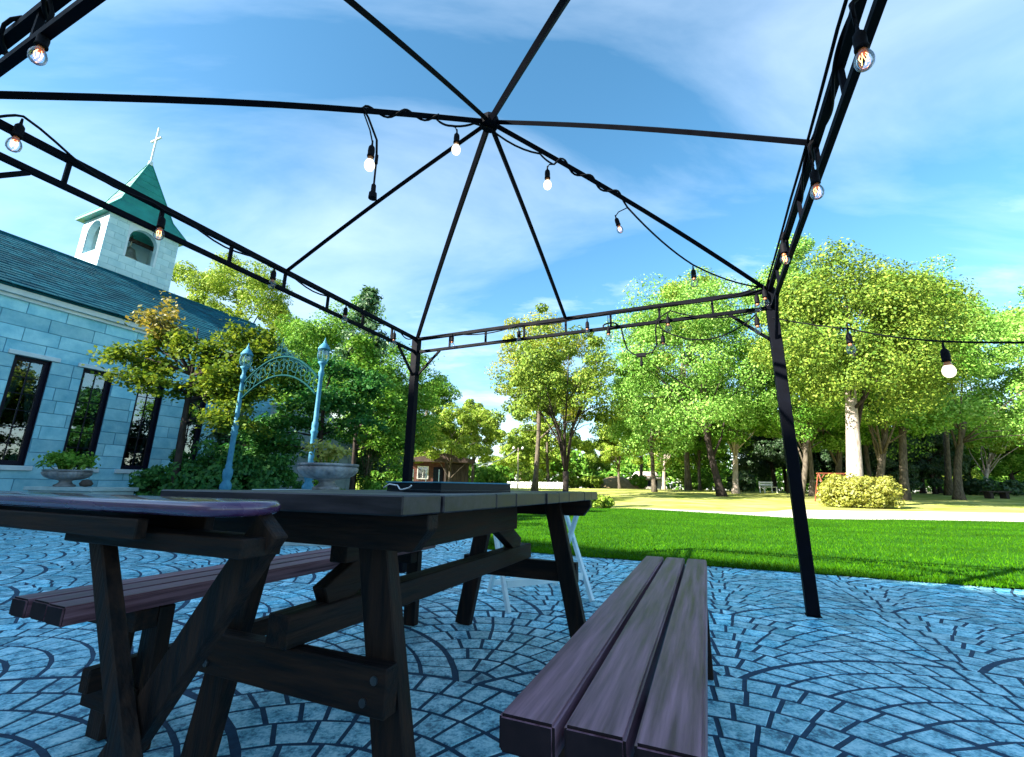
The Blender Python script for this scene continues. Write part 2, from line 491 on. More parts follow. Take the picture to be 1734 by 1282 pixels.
M['white_cable'] = pmat('white cable', (0.6, 0.68, 0.75), (0.7, 0.76, 0.8), rough=0.4)
M['lf_lime'] = leafmat('lime leaves', (0.09, 0.18, 0.010), (0.19, 0.30, 0.02), (0.36, 0.44, 0.09), 0.24, 0.015)
M['lf_olive'] = leafmat('olive lime leaves', (0.05, 0.12, 0.012), (0.13, 0.22, 0.022), (0.27, 0.35, 0.05), 0.24, 0.015)
M['lf_gold'] = leafmat('golden leaves', (0.17, 0.21, 0.010), (0.27, 0.30, 0.02), (0.38, 0.40, 0.05), 0.24, 0.015)
M['lf_mid'] = leafmat('mid green leaves', (0.04, 0.15, 0.010), (0.10, 0.25, 0.02), (0.22, 0.38, 0.06), 0.24, 0.015)
M['lf_pale'] = leafmat('pale green leaves', (0.07, 0.21, 0.020), (0.16, 0.34, 0.045), (0.31, 0.48, 0.12), 0.24, 0.015)
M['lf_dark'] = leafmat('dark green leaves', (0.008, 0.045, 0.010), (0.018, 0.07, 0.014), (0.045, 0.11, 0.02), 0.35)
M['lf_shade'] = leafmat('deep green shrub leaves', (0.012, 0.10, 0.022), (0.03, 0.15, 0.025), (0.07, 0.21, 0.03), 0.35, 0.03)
M['lf_maple'] = leafmat('olive maple leaves', (0.045, 0.11, 0.008), (0.11, 0.19, 0.012), (0.21, 0.27, 0.02), 0.35, 0.02)
M['lf_orange'] = leafmat('orange maple leaves', (0.11, 0.14, 0.012), (0.19, 0.18, 0.018), (0.27, 0.22, 0.03), 0.45)
M['lf_conifer'] = leafmat('blue green needles', (0.015, 0.075, 0.030), (0.04, 0.13, 0.04), (0.10, 0.21, 0.06), 0.3)
M['lf_yellow'] = leafmat('yellow green leaves', (0.20, 0.24, 0.02), (0.30, 0.32, 0.04), (0.40, 0.38, 0.06), 0.4)

# ------------------------------------------------------------------ ground
def sheet(name, m, rows, parent=None):
    """rows: list of equal-length lists of points"""
    mb = MB(); n = len(rows[0])
    for r in rows: mb.v += [tuple(p) for p in r]
    for i in range(len(rows) - 1):
        for k in range(n - 1):
            mb.f.append((i * n + k, i * n + k + 1, (i + 1) * n + k + 1, (i + 1) * n + k))
    return mb.build(name, m, parent, smooth=True)


def lawn_front(x):           # terrace edge: line b = 5.0
    return ((5.0 if x > -0.36 else 6.62) - x * math.sin(PHI)) / math.cos(PHI)


def lawn_back(x):
    t = min(max((8.5 - x) / 4.5, 0), 1)
    return 12.35 + 4.6 * t * t * (3 - 2 * t) + 0.12 * math.sin(x * 1.3) + 0.06 * math.sin(x * 3.1)


gx = [-160, -90, -50, -30, -20, -10, 0, 10, 20, 30, 40, 55, 80, 140, 220]
gy = [-60, -30, -10, 0, 6, 10, 14, 17, 20, 23, 26, 29, 32, 36, 40, 45, 60, 90, 150, 260]
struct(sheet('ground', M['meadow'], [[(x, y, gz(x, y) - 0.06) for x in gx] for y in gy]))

xs = [-3.9, -3.0, -2.1, -1.2, -0.37, -0.355] + [0.6 * i for i in range(1, 5)] + [3.5 + i * 0.8 for i in range(46)]
rows = []
for j in range(11):
    s = j / 10
    rows.append([(x, lawn_front(x) * (1 - s) + lawn_back(x) * s, 0.012 + gz(x, lawn_front(x) * (1 - s) + lawn_back(x) * s)) for x in xs])
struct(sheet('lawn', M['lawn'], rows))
pxs = [4.6 + i * 0.7 for i in range(70)]
rows = []
for j in range(6):
    s = j / 5
    rows.append([(x, lawn_back(x) - 0.05 + s * min(5.4, 0.6 + (x - 4.6) * 0.75), gz(x, lawn_back(x) - 0.05 + s * min(5.4, 0.6 + (x - 4.6) * 0.75)) + 0.004 - 0.03 * (x < 5)) for x in pxs])
struct(sheet('path', M['path'], rows))
# planting beds beside the chapel
bed = []
for j in range(12):
    a = -11.8 + j * 0.62
    bed.append([fr(a, 6.6 + k * 1.6 + (0 if a > -9.6 else -max(0, 3.2 * min(1, (-9.6 - a) / 1.0)) * (k == 0)), 0.02) for k in range(8)])
struct(sheet('planting_bed', M['soil'], bed))

# ------------------------------------------------------------------ paving: arcs of setts, column by column
CF = np.array(_f); CR_ = np.array(_r); CU = np.array(_u2)


def project(P):
    d = np.asarray(P, float) - np.array([0, 0, CH])
    z = d @ CF
    return 867 + FPX * (d @ CR_) / z, 641 - FPX * (d @ CU) / z, z


def in_plaza(a, b):
    if a < -10.6 or a > 15 or b < -1.6: return False
    return b < 5.06 if a > -2.55 else (b < 6.6)


paving = MB()
pav_poly = [(-10.6, -1.7), (15, -1.7), (15, 4.995), (-2.55, 4.995), (-2.55, 6.6), (-10.6, 6.6)]
paving.prism(pav_poly, 'z', -0.14, -0.0024)
pav = paving.build('paving', M['joint'])
pav.rotation_euler = (0, 0, -PHI)
struct(pav)
# fans of setts: every fan has its own tip; rows run in arcs about the tip, nearer fans lie over farther ones
FA0, FB0, FW, FV, FR, FRN, ROWH, SLEN = 0.02, 2.18, 0.925, 0.5, 1.012, 1.024, 0.1265, 0.100
FAMP, FPHS, FD2 = math.hypot(FW, FV), math.atan2(FV, FW), FW * FW + FV * FV


def fan_limit(r):
    v = (r * r + FD2 - FRN * FRN) / (2 * r) / FAMP
    return math.asin(max(-1, min(0.999, v))) + FPHS


def inset(q, g):
    """shrink a quad by g on every side"""
    n = len(q); out = []
    for k in range(n):
        p0, p1, p2 = q[k - 1], q[k], q[(k + 1) % n]
        d1 = (p1 - p0); d2 = (p2 - p1)
        if d1.length < 1e-6 or d2.length < 1e-6: return None
        d1.normalize(); d2.normalize()
        n1 = Vector((-d1.y, d1.x, 0)); n2 = Vector((-d2.y, d2.x, 0))
        den = 1 + n1.dot(n2)
        if den < 0.12: return None
        out.append(p1 + (n1 + n2) * (g / den))
    return out


stones = []
for k in range(-12, 17):
    fa = FA0 + k * FW
    for m in range(-5, 6):
        fb = FB0 + m + (FV if k % 2 else 0)
        for row in range(8):
            r0, r1 = row * ROWH + 0.0, min((row + 1) * ROWH, FR)
            ra = max(r0, 0.028)
            l0, l1 = fan_limit(ra), fan_limit(r1)
            rm = (ra + r1) / 2
            n = max(2, round(2 * (l0 + l1) / 2 * rm / SLEN))
            if row == 0: n = 2
            fs = [-1 + 2 * i / n for i in range(n + 1)]
            for i in range(1, n): fs[i] += random.uniform(-0.22, 0.22) / n
            for i in range(n):
                def P(f, r, lim): return Vector((fa + r * math.sin(f * lim), fb + r * math.cos(f * lim), 0))
                q = [P(fs[i], ra, l0), P(fs[i + 1], ra, l0), P(fs[i + 1], r1, l1), P(fs[i], r1, l1)]
                cen = (q[0] + q[1] + q[2] + q[3]) / 4
                if not in_plaza(cen.x, cen.y): continue
                w = inset(q, 0.0080 + random.uniform(-0.001, 0.0014))
                if w is None: continue
                area = ((w[2] - w[0]).cross(w[3] - w[1]).z) / 2
                if area < 0.0018: continue
                stones.append((cen, area, w))


def stone_geo(w, zt, ch=0.0016):
    cen = sum(w, Vector((0, 0, 0))) / 4
    tilt = (random.uniform(-0.006, 0.006), random.uniform(-0.006, 0.006))
    vs = []
    for p in w: vs.append((p.x, p.y, -0.02))
    for p in w: vs.append((p.x, p.y, zt - ch + (p.x - cen.x) * tilt[0] + (p.y - cen.y) * tilt[1]))
    for p in w:
        d = cen - p
        c = p + d / max(d.length, 1e-5) * ch * 1.5
        vs.append((c.x, c.y, zt + (p.x - cen.x) * tilt[0] + (p.y - cen.y) * tilt[1]))
    fs = []
    for u in range(4):
        v = (u + 1) % 4
        fs.append((u, v, 4 + v, 4 + u)); fs.append((4 + u, 4 + v, 8 + v, 8 + u))
    fs.append((8, 9, 10, 11))
    return vs, fs


score = []
for i, (cen, area, w) in enumerate(stones):
    wp = fr(cen.x, cen.y, 0)
    u, v, z = project(wp)
    s = -1
    if z > 0.3 and -20 < u < 1754 and 820 < v < 1300:
        s = area / z ** 3
    score.append(s)
order = sorted(range(len(stones)), key=lambda i: -score[i])
single = set(order[:300])
rest = MB()
for i, (cen, area, w) in enumerate(stones):
    vs, fs = stone_geo(w, random.uniform(-0.0006, 0.0012))
    if i in single:
        MB().add(vs, fs).build('cobble', M['cobble'], pav)
    else:
        rest.add(vs, fs)
struct(rest.build('cobble_field', M['cobble'], pav), 'stuff')
print('cobbles', len(stones))

# ------------------------------------------------------------------ chapel
ch = thing('chapel', 'pale blue stone chapel with slate roof, tall dark windows and a small green spired belfry', 'chapel', fr(-11.9, 0, 0), -PHI)
Y0, Y1 = -6.0, 10.2
WINS = [0.82, 1.86, 2.90, 3.94, 4.98, 6.02, 7.06, 8.10]
WW, WZ0, WZ1 = 0.53, 0.99, 3.05
w = MB()
ys = [Y0]
for c in WINS: ys += [c - WW / 2, c + WW / 2]
ys.append(Y1)
for i in range(0, len(ys), 2): w.box(-0.30, -0.014, ys[i], ys[i + 1], 0, 4.16)
for c in WINS:
    w.box(-0.30, -0.014, c - WW / 2, c + WW / 2, 0, WZ0)
    w.box(-0.30, -0.014, c - WW / 2, c + WW / 2, WZ1, 4.16)
wall = w.build('wall', M['mortar'], ch)
wb = MB()
wb.prism([(-0.32, 0), (-6.0, 0), (-6.0, 4.16), (-3.0, 6.3), (-0.32, 4.16)], 'y', Y1 - 0.3, Y1)
wb.box(-6.0, -5.7, Y0, Y1 - 0.31, 0, 4.16)
wb.build('gable_wall', M['stone'], ch)
zc = [0.0, 0.25, 0.5, 0.745, 0.99] + [0.99 + 0.2575 * (k + 1) for k in range(8)] + [3.05 + 0.275 * (k + 1) for k in range(4)]
n = 0
for k in range(len(zc) - 1):
    y = -1.0 + (0.31 if k % 2 else 0)
    cuts = []
    while y < Y1:
        l = 0.62 * random.uniform(0.85, 1.15)
        cuts.append((y, min(y + l, Y1))); y += l
    for (p, q) in cuts:
        segs = [(p, q)]
        if zc[k] > WZ0 - 0.02 and zc[k + 1] < WZ1 + 0.02:
            for c in WINS:
                ns = []
                for (s0, s1) in segs:
                    lo, hi = c - WW / 2, c + WW / 2
                    if s1 <= lo or s0 >= hi: ns.append((s0, s1)); continue
                    if s0 < lo: ns.append((s0, lo))
                    if s1 > hi: ns.append((hi, s1))
                segs = ns
        for (s0, s1) in segs:
            if s1 - s0 < 0.06: continue
            g = 0.006
            MB().box(-0.05, random.uniform(-0.002, 0.003), s0 + g, s1 - g, zc[k] + g, zc[k + 1] - g).build('stone_block', M['stone'], wall, bevel=0.004); n += 1
print('blocks', n)
MB().box(-0.2, 0.14, Y0 - 0.1, Y1 + 0.05, 4.165, 4.29).box(-0.2, 0.06, Y0 - 0.1, Y1 + 0.05, 4.10, 4.162).build('eave_band', M['trim'], ch)
for c in WINS:
    f = MB()
    X0, X1 = -0.16, -0.09
    f.box(X0, X1, c - WW / 2, c - WW / 2 + 0.07, WZ0, WZ1).box(X0, X1, c + WW / 2 - 0.07, c + WW / 2, WZ0, WZ1)
    f.box(X0, X1, c - WW / 2 + 0.07, c + WW / 2 - 0.07, WZ1 - 0.07, WZ1).box(X0, X1, c - WW / 2 + 0.07, c + WW / 2 - 0.07, WZ0, WZ0 + 0.09)
    # dark reveals lining the opening
    f.box(-0.09, -0.012, c - WW / 2, c - WW / 2 + 0.012, WZ0, WZ1).box(-0.09, -0.012, c + WW / 2 - 0.012, c + WW / 2, WZ0, WZ1)
    win = f.build('window', M['frame_dark'], ch)
    y0, y1, z0, z1 = c - WW / 2 + 0.07, c + WW / 2 - 0.07, WZ0 + 0.09, WZ1 - 0.07
    mu = MB().box(-0.145, -0.110, c - 0.008, c + 0.008, z0, z1)
    for r in range(1, 6):
        zz = z0 + (z1 - z0) * r / 6
        mu.box(-0.143, -0.112, y0, y1, zz - 0.007, zz + 0.007)
    mu.build('muntin', M['frame_dark'], win)
    for r in range(6):
        for s in range(2):
            za, zb = z0 + (z1 - z0) * r / 6 + 0.007, z0 + (z1 - z0) * (r + 1) / 6 - 0.007
            ya, yb = (y0, c - 0.008) if s == 0 else (c + 0.008, y1)
            MB().box(-0.130, -0.126, ya, yb, za, zb).build('pane', M['pane'], win)
    cu = MB()
    for sgn in (-1, 1):      # a pair of tied-back drapes behind the glass
        yo = c + sgn * (WW / 2 - 0.05)
        m_ = 14
        o = len(cu.v)
        for i in range(m_ + 1):
            t = i / m_
            zz = z1 - t * (z1 - z0)
            inner = 0.20 * abs(t - 0.62) / 0.62 + 0.05 if t < 0.62 else 0.05 + 0.06 * (t - 0.62) / 0.38
            for q in range(7):
                s = q / 6
                cu.v.append((-0.24 + 0.02 * math.sin(s * 14), yo - sgn * inner * s, zz))
        for i in range(m_):
            for q in range(6):
                cu.f.append((o + i * 7 + q, o + i * 7 + q + 1, o + (i + 1) * 7 + q + 1, o + (i + 1) * 7 + q))
    cu.build('curtain', M['curtain'], win, smooth=True)
    MB().box(-0.05, 0.035, c - WW / 2 - 0.11, c + WW / 2 + 0.11, WZ1 + 0.002, WZ1 + 0.085).build('lintel', M['trim'], win, bevel=0.006)
    MB().box(-0.10, 0.05, c - WW / 2 - 0.11, c + WW / 2 + 0.11, WZ0 - 0.09, WZ0 - 0.002).build('sill', M['trim'], win, bevel=0.006)
MB().box(-1.5, -1.45, Y0 + 0.3, Y1 - 0.35, 0.02, 4.1).build('inner_wall', M['interior'], ch)
# roof
rf = MB()
rf.prism([(0.20, 4.30), (-3.0, 6.39), (-6.2, 4.30), (-6.0, 4.20), (-0.0, 4.20)], 'y', Y0 - 0.2, Y1 + 0.15)
roof = rf.build('roof', M['slate'], ch)
sl = MB()
NC = 22
for sgn in (1, -1):
    for k in range(NC):
        t0, t1 = k / NC, (k + 1.15) / NC
        xa, za = (-3 + sgn * 3.26 * (1 - t0)), 4.29 + 2.13 * t0
        xb, zb = (-3 + sgn * 3.26 * (1 - min(t1, 1))), 4.29 + 2.13 * min(t1, 1)
        y = Y0 - 0.25 - (0.17 if k % 2 else 0)
        while y < Y1 + 0.2:
            ye = min(y + 0.34, Y1 + 0.2); ys_ = max(y, Y0 - 0.25)
            j = random.uniform(0, 0.006)
            if ye - ys_ > 0.03:
                sl.add([(xa, ys_ + 0.003, za + 0.027 + j), (xa, ye - 0.003, za + 0.027 + j), (xb, ye - 0.003, zb + 0.012 + j), (xb, ys_ + 0.003, zb + 0.012 + j),
                        (xa, ys_ + 0.003, za + 0.010), (xa, ye - 0.003, za + 0.010)], [(0, 1, 2, 3), (0, 4, 5, 1)])
            y += 0.34
struct(sl.build('slate_courses', M['slate'], roof), 'stuff')
MB().tube([(-3, Y0 - 0.25, 6.43), (-3, Y1 + 0.2, 6.43)], 0.05, 8).build('ridge_cap', M['slate'], roof)
# belfry tower
TX, TY, HX, HY, TZ0, TZ1 = -3.76, 6.56, 0.69, 0.915, 4.6, 8.26
OW, OZ0, OZS = 0.36, 7.08, 7.72      # half width of the arched opening, its bottom and spring line
OTOP = OZS + OW


def tower_wall(mb, conv, half, hole):
    T = 0.16
    if not hole:
        conv(mb, [(-half, TZ0), (half, TZ0), (half, TZ1), (-half, TZ1)], 0, T); return
    conv(mb, [(-half, TZ0), (half, TZ0), (half, OZ0), (-half, OZ0)], 0, T)
    conv(mb, [(-half, OZ0), (-OW, OZ0), (-OW, OZS), (-half, OZS)], 0, T)
    conv(mb, [(OW, OZ0), (half, OZ0), (half, OZS), (OW, OZS)], 0, T)
    NA = 14
    for i in range(NA):
        a0, a1 = PI * i / NA, PI * (i + 1) / NA
        p0, p1 = (OW * math.cos(a0), OZS + OW * math.sin(a0)), (OW * math.cos(a1), OZS + OW * math.sin(a1))
        conv(mb, [p0, (p0[0], TZ1), (p1[0], TZ1), p1], 0, T)
    conv(mb, [(-half, OZS), (-OW, OZS), (-OW, TZ1), (-half, TZ1)], 0, T)
    conv(mb, [(OW, OZS), (half, OZS), (half, TZ1), (OW, TZ1)], 0, T)


def conv_front(mb, poly, d0, d1): mb.prism([(TY + p[0], p[1]) for p in poly], 'x', TX + HX - 0.012 - d1, TX + HX - 0.012 - d0)
def conv_left(mb, poly, d0, d1): mb.prism([(TX + p[0], p[1]) for p in poly], 'y', TY - HY + 0.012 + d0, TY - HY + 0.012 + d1)
tw = MB()
tower_wall(tw, conv_front, HY - 0.012, True)
tower_wall(tw, conv_left, HX - 0.19, True)
tw.box(TX - HX, TX - HX + 0.15, TY - HY + 0.18, TY + HY - 0.18, TZ0, TZ1)
tw.box(TX - HX, TX + HX - 0.18, TY + HY - 0.16, TY + HY, TZ0, TZ1)
tower = tw.build('tower', M['tower_stone'], ch)


def tower_blocks(conv, half):
    z = 6.06; k = 0
    while z < TZ1 - 0.05:
        z1 = min(z + 0.2, TZ1)
        y = -half - (0.21 if k % 2 else 0)
        while y < half:
            ye = min(y + 0.42, half); y_ = max(y, -half)
            segs = [(y_, ye)]
            zm = z1 if z1 <= OZS else z + 0.0
            if z1 > OZ0 and z < OTOP + 0.05:
                hw = OW + 0.055
                ns = []
                for (s0, s1) in segs:
                    if s1 <= -hw or s0 >= hw: ns.append((s0, s1)); continue
                    if s0 < -hw: ns.append((s0, -hw))
                    if s1 > hw: ns.append((hw, s1))
                segs = ns
            for (s0, s1) in segs:
                if s1 - s0 < 0.04: continue
                b_ = MB(); conv(b_, [(s0 + 0.003, z + 0.003), (s1 - 0.003, z + 0.003), (s1 - 0.003, z1 - 0.003), (s0 + 0.003, z1 - 0.003)], -0.012, 0.01)
                b_.build('stone_block', M['tower_stone'], tower)
            y += 0.42
        z += 0.2; k += 1
    su = MB(); NA = 16                      # smooth surround filling the space round the arch
    hw = OW + 0.055
    for i in range(NA):
        a0, a1 = PI * i / NA, PI * (i + 1) / NA
        def ed(a):
            c, s = math.cos(a), math.sin(a)
            m_ = min(hw / max(abs(c), 1e-4), (OTOP + 0.05 + 0.06 - OZS) / max(s, 1e-4))
            return (c * m_, OZS + s * m_)
        conv(su, [(OW * math.cos(a0), OZS + OW * math.sin(a0)), ed(a0), ed(a1), (OW * math.cos(a1), OZS + OW * math.sin(a1))], -0.009, 0.02)
    for s in (-1, 1):
        conv(su, [(s * OW, OZ0), (s * hw, OZ0), (s * hw, OZS), (s * OW, OZS)], -0.009, 0.02)
    su.build('arch_surround', M['trim'], tower)


tower_blocks(conv_front, HY)
tower_blocks(conv_left, HX)
bl = MB()
bl.lathe([(0.30, 0), (0.27, 0.04), (0.20, 0.14), (0.16, 0.30), (0.13, 0.40), (0.05, 0.45), (0.02, 0.46)], 18, (TX, TY, 7.25))
bl.tube([(TX, TY, 7.7), (TX, TY, 8.1)], 0.025, 8)
bl.build('bell', M['bronze'], tower, smooth=True)
MB().bar((TX, TY - HY + 0.2, 7.95), (TX, TY + HY - 0.2, 7.95), 0.1, 0.1).build('bell_beam', M['bark_dark'], tower)
sp = MB()
rings = [(1.0, 8.20), (1.0, 8.27), (0.66, 8.80), (0.03, 10.69)]
ox, oy = HX + 0.15, HY + 0.15
for sc_, z in rings: sp.v += [(TX - ox * sc_, TY - oy * sc_, z), (TX + ox * sc_, TY - oy * sc_, z), (TX + ox * sc_, TY + oy * sc_, z), (TX - ox * sc_, TY + oy * sc_, z)]
for i in range(3):
    for k in range(4): sp.f.append((i * 4 + k, i * 4 + (k + 1) % 4, (i + 1) * 4 + (k + 1) % 4, (i + 1) * 4 + k))
sp.f += [(3, 2, 1, 0), (12, 13, 14, 15)]
# sheet seams on the spire slopes
spire = sp.build('spire', M['copper'], ch)
sm = MB()
for k in range(4):
    for i in (1, 2):
        a_, b_ = Vector(sp.v[i * 4 + k]), Vector(sp.v[(i + 1) * 4 + k])
        sm.tube([a_, b_], 0.022, 5)
    for q in range(1, 7):
        t = q / 7
        for zf in (8.80 + 1.89 * t,):
            s_ = 0.66 + (0.03 - 0.66) * t
            pts = [(TX - ox * s_, TY - oy * s_, zf), (TX + ox * s_, TY - oy * s_, zf), (TX + ox * s_, TY + oy * s_, zf), (TX - ox * s_, TY + oy * s_, zf)]
            sm.tube([pts[k], pts[(k + 1) % 4]], 0.008, 4)
sm.build('seam', M['copper'], spire)
MB().tube([(TX, TY, 10.6), (TX, TY, 12.07)], 0.032, 8).tube([(TX - 0.27, TY, 11.62), (TX + 0.27, TY, 11.62)], 0.032, 8).tube([(TX, TY, 10.62), (TX, TY, 10.76)], 0.07, 8).build('cross', M['trim'], spire)
# small warm lamp inside the first window in view
lb = MB().lathe([(0.01, 0), (0.03, 0.02), (0.03, 0.06), (0.01, 0.09)], 10, (-0.6, 3.75, 1.32))
lb.tube([(-0.6, 3.75, 0.9), (-0.6, 3.75, 1.32)], 0.01, 6)
tag(lb.build('table_lamp', M['led_warm']), 'small glowing yellow lamp behind the leftmost chapel window', 'lamp')
bpy.data.objects['table_lamp'].location = ch.location; bpy.data.objects['table_lamp'].rotation_euler = (0, 0, -PHI)

# ------------------------------------------------------------------ unseen block added behind the viewpoint to shade the terrace
HH = 16.45  # height sets where its shadow edge falls on the lawn
hl = thing('shade_block', 'unseen plastered block added behind the terrace to shade it, rows of dark windows', 'shade blocker', (-24.2, -8.1, 0), math.atan2(-0.8, 1.0))
MB().box(-20, 23, -12, 0, 0, HH).build('wall', M['plaster'], hl)
MB().box(-20.2, 23.2, -12.2, -0.001, HH + 0.002, HH + 0.3).build('roof', M['slate'], hl)
for fl in range(5):
    for k in range(13):
        x = -18.0 + k * 3.1; z = 1.0 + fl * 3.2
        wn = MB().box(x - 0.7, x + 0.7, 0.003, 0.07, z, z + 0.08).box(x - 0.7, x + 0.7, 0.003, 0.07, z + 1.62, z + 1.7).box(x - 0.7, x - 0.62, 0.003, 0.07, z + 0.08, z + 1.62).box(x + 0.62, x + 0.7, 0.003, 0.07, z + 0.08, z + 1.62).build('window', M['frame_dark'], hl)
        MB().box(x - 0.62, x + 0.62, 0.005, 0.03, z + 0.08, z + 1.62).build('pane', M['frame_dark'], wn)

# ------------------------------------------------------------------ garden wall, cottage, hut, fence
gw = thing('garden_wall', 'pale green block wall standing behind the shrubs near the arch', 'wall', (-7.1, 12.9, 0), R(-4))
core = MB().box(0, 2.6, 0.02, 0.25, 0, 3.0).build('wall_core', M['mortar'], gw)
for k in range(10):
    x = -0.0 - (0.25 if k % 2 else 0)
    while x < 2.6:
        xe = min(x + 0.5, 2.6); x_ = max(x, 0)
        if xe - x_ > 0.05: MB().box(x_ + 0.006, xe - 0.006, 0, 0.05, k * 0.3 + 0.006, k * 0.3 + 0.294).build('stone_block', M['plinth'], core)
        x += 0.5
MB().box(-0.05, 2.65, -0.06, 0.3, 3.002, 3.08).build('coping', M['trim'], gw)

ct = thing('cottage', 'small brick and board cottage with porch seen through the trees', 'cottage', (-4.6, 28.6, 0.38), R(12))
MB().box(-1.6, 0.4, 0, 3, 0, 1.85).build('wall', M['brick'], ct)
MB().box(0.42, 2.0, 0.5, 3, 0, 1.75).build('board_wall', M['brownwood'], ct)
for k in range(6): MB().box(0.46 + k * 0.26, 0.46 + k * 0.26 + 0.22, 0.46, 0.498, 0.05, 1.7).build('board', M['brownwood'], ct)
rfc = MB().prism([(-2.0, 1.80), (2.3, 1.80), (2.2, 1.98), (0.3, 2.35), (-1.9, 1.98)], 'y', -0.7, 3.3).build('roof', M['roof_brown'], ct)
MB().box(-0.30, 0.34, -0.05, -0.002, 0.0, 1.5).build('door', M['frame_dark'], ct)
wf = MB().box(-1.3, -0.6, -0.05, -0.002, 0.75, 0.80).box(-1.3, -0.6, -0.05, -0.002, 1.5, 1.55).box(-1.3, -1.25, -0.05, -0.002, 0.8, 1.5).box(-0.65, -0.6, -0.05, -0.002, 0.8, 1.5).box(-0.97, -0.93, -0.05, -0.002, 0.8, 1.5).build('window', M['white'], ct)
MB().box(-1.25, -0.97, -0.03, -0.004, 0.8, 1.5).build('pane', M['pane'], wf)
MB().box(-0.93, -0.65, -0.03, -0.004, 0.8, 1.5).build('pane', M['pane'], wf)
for x in (-1.75, 0.42, 2.1): MB().box(x - 0.05, x + 0.05, -0.6, -0.5, 0, 1.80).build('porch_post', M['brownwood'], ct)

ht = thing('garden_pavilion', 'low white pavilion with tiled roof far across the lawn', 'hut', (17.0, 56.5, 0.75), R(-8))
MB().box(-1.8, 1.8, 0, 2.4, 0, 1.25).build('wall', M['plaster'], ht)
rfh = MB().prism([(-2.2, 1.25), (2.2, 1.25), (1.9, 1.42), (-1.9, 1.42)], 'y', -0.4, 2.8).prism([(-1.5, 1.60), (1.5, 1.60), (1.1, 2.1), (-1.1, 2.1)], 'y', 0.1, 2.3).box(-1.2, 1.2, 0.3, 2.1, 1.42, 1.60).build('roof', M['plaster'], ht)
for x in (-1.3, -0.1, 0.7): MB().box(x, x + 0.55, -0.04, -0.003, 0.3, 1.05).build('window', M['frame_dark'], ht)

fn = thing('mesh_fence', 'pale green wire mesh fence beside the brick cottage', 'fence', (-7.4, 24.6, 0.1))
for k in range(6): MB().box(k * 0.7 - 0.02, k * 0.7 + 0.02, -0.02, 0.02, 0, 1.5).build('post', M['white_paint'], fn)
mw = MB()
for k in range(36): mw.box(k * 0.1 - 0.004, k * 0.1 + 0.004, -0.004, 0.004, 0.1, 1.45)
for k in range(10): mw.box(0, 3.5, -0.008, -0.0045, 0.1 + k * 0.15 - 0.004, 0.1 + k * 0.15 + 0.004)
struct(mw.build('wire_mesh', M['iron_green'], fn), 'stuff')

lw = thing('low_wall', 'low white rubble wall at the far side of the lawn, left of the lone tree', 'wall', (-2.2, 38.9, 0.58))
for k in range(17):
    for r_ in range(2):
        x = k * 0.4 + (0.2 if r_ else 0)
        MB().box(x + 0.01, x + 0.38, random.uniform(-0.03, 0.03), 0.4, r_ * 0.3 + 0.005, r_ * 0.3 + 0.295).build('stone', M['white'], lw, bevel=0.04)

bk = MB()
NB = 10
for i in range(NB + 1):
    for j in range(NB + 1):
        u, v = i / NB * 2 - 1, j / NB * 2 - 1
        bk.v.append((u * 3.2, v * 2.5, 1.45 * max(0, 1 - u * u) ** 1.2 * max(0, 1 - v * v) + random.uniform(-0.05, 0.05)))
for i in range(NB):
    for j in range(NB): bk.f.append((i * (NB + 1) + j, (i + 1) * (NB + 1) + j, (i + 1) * (NB + 1) + j + 1, i * (NB + 1) + j + 1))
b_ = bk.build('earth_bank', M['mound'], smooth=True); b_.location = (12.3, 53, 0.7); struct(b_)
# ------------------------------------------------------------------ trees and shrubs
def quads_mesh(name, V, m):
    """V: (N,4,3) array of leaf quads"""
    nq = len(V)
    me = bpy.data.meshes.new(name)
    me.vertices.add(nq * 4); me.loops.add(nq * 4); me.polygons.add(nq)
    me.vertices.foreach_set('co', V.astype(np.float32).ravel())
    me.loops.foreach_set('vertex_index', np.arange(nq * 4, dtype=np.int32))
    me.polygons.foreach_set('loop_start', np.arange(0, nq * 4, 4, dtype=np.int32))
    me.materials.append(m)
    me.update(calc_edges=True)
    return me


def unit(a): return a / np.maximum(np.linalg.norm(a, axis=-1, keepdims=True), 1e-9)


def leaves(P, size, out, up=0.5, flat=0.0, aspect=0.6, r=rng):
    n = len(P)
    nn = unit(r.normal(size=(n, 3)) * (1 - flat) * 0.55 + out * 0.6 + np.array([0, 0, up * 0.6]))
    t = unit(np.cross(nn, r.normal(size=(n, 3))))
    b = np.cross(nn, t)
    s = size * r.uniform(0.6, 1.3, size=(n, 1))
    q = np.stack([P - t * s, P + b * s * aspect + nn * s * 0.12, P + t * s, P - b * s * aspect + nn * s * 0.12], axis=1)
    return q


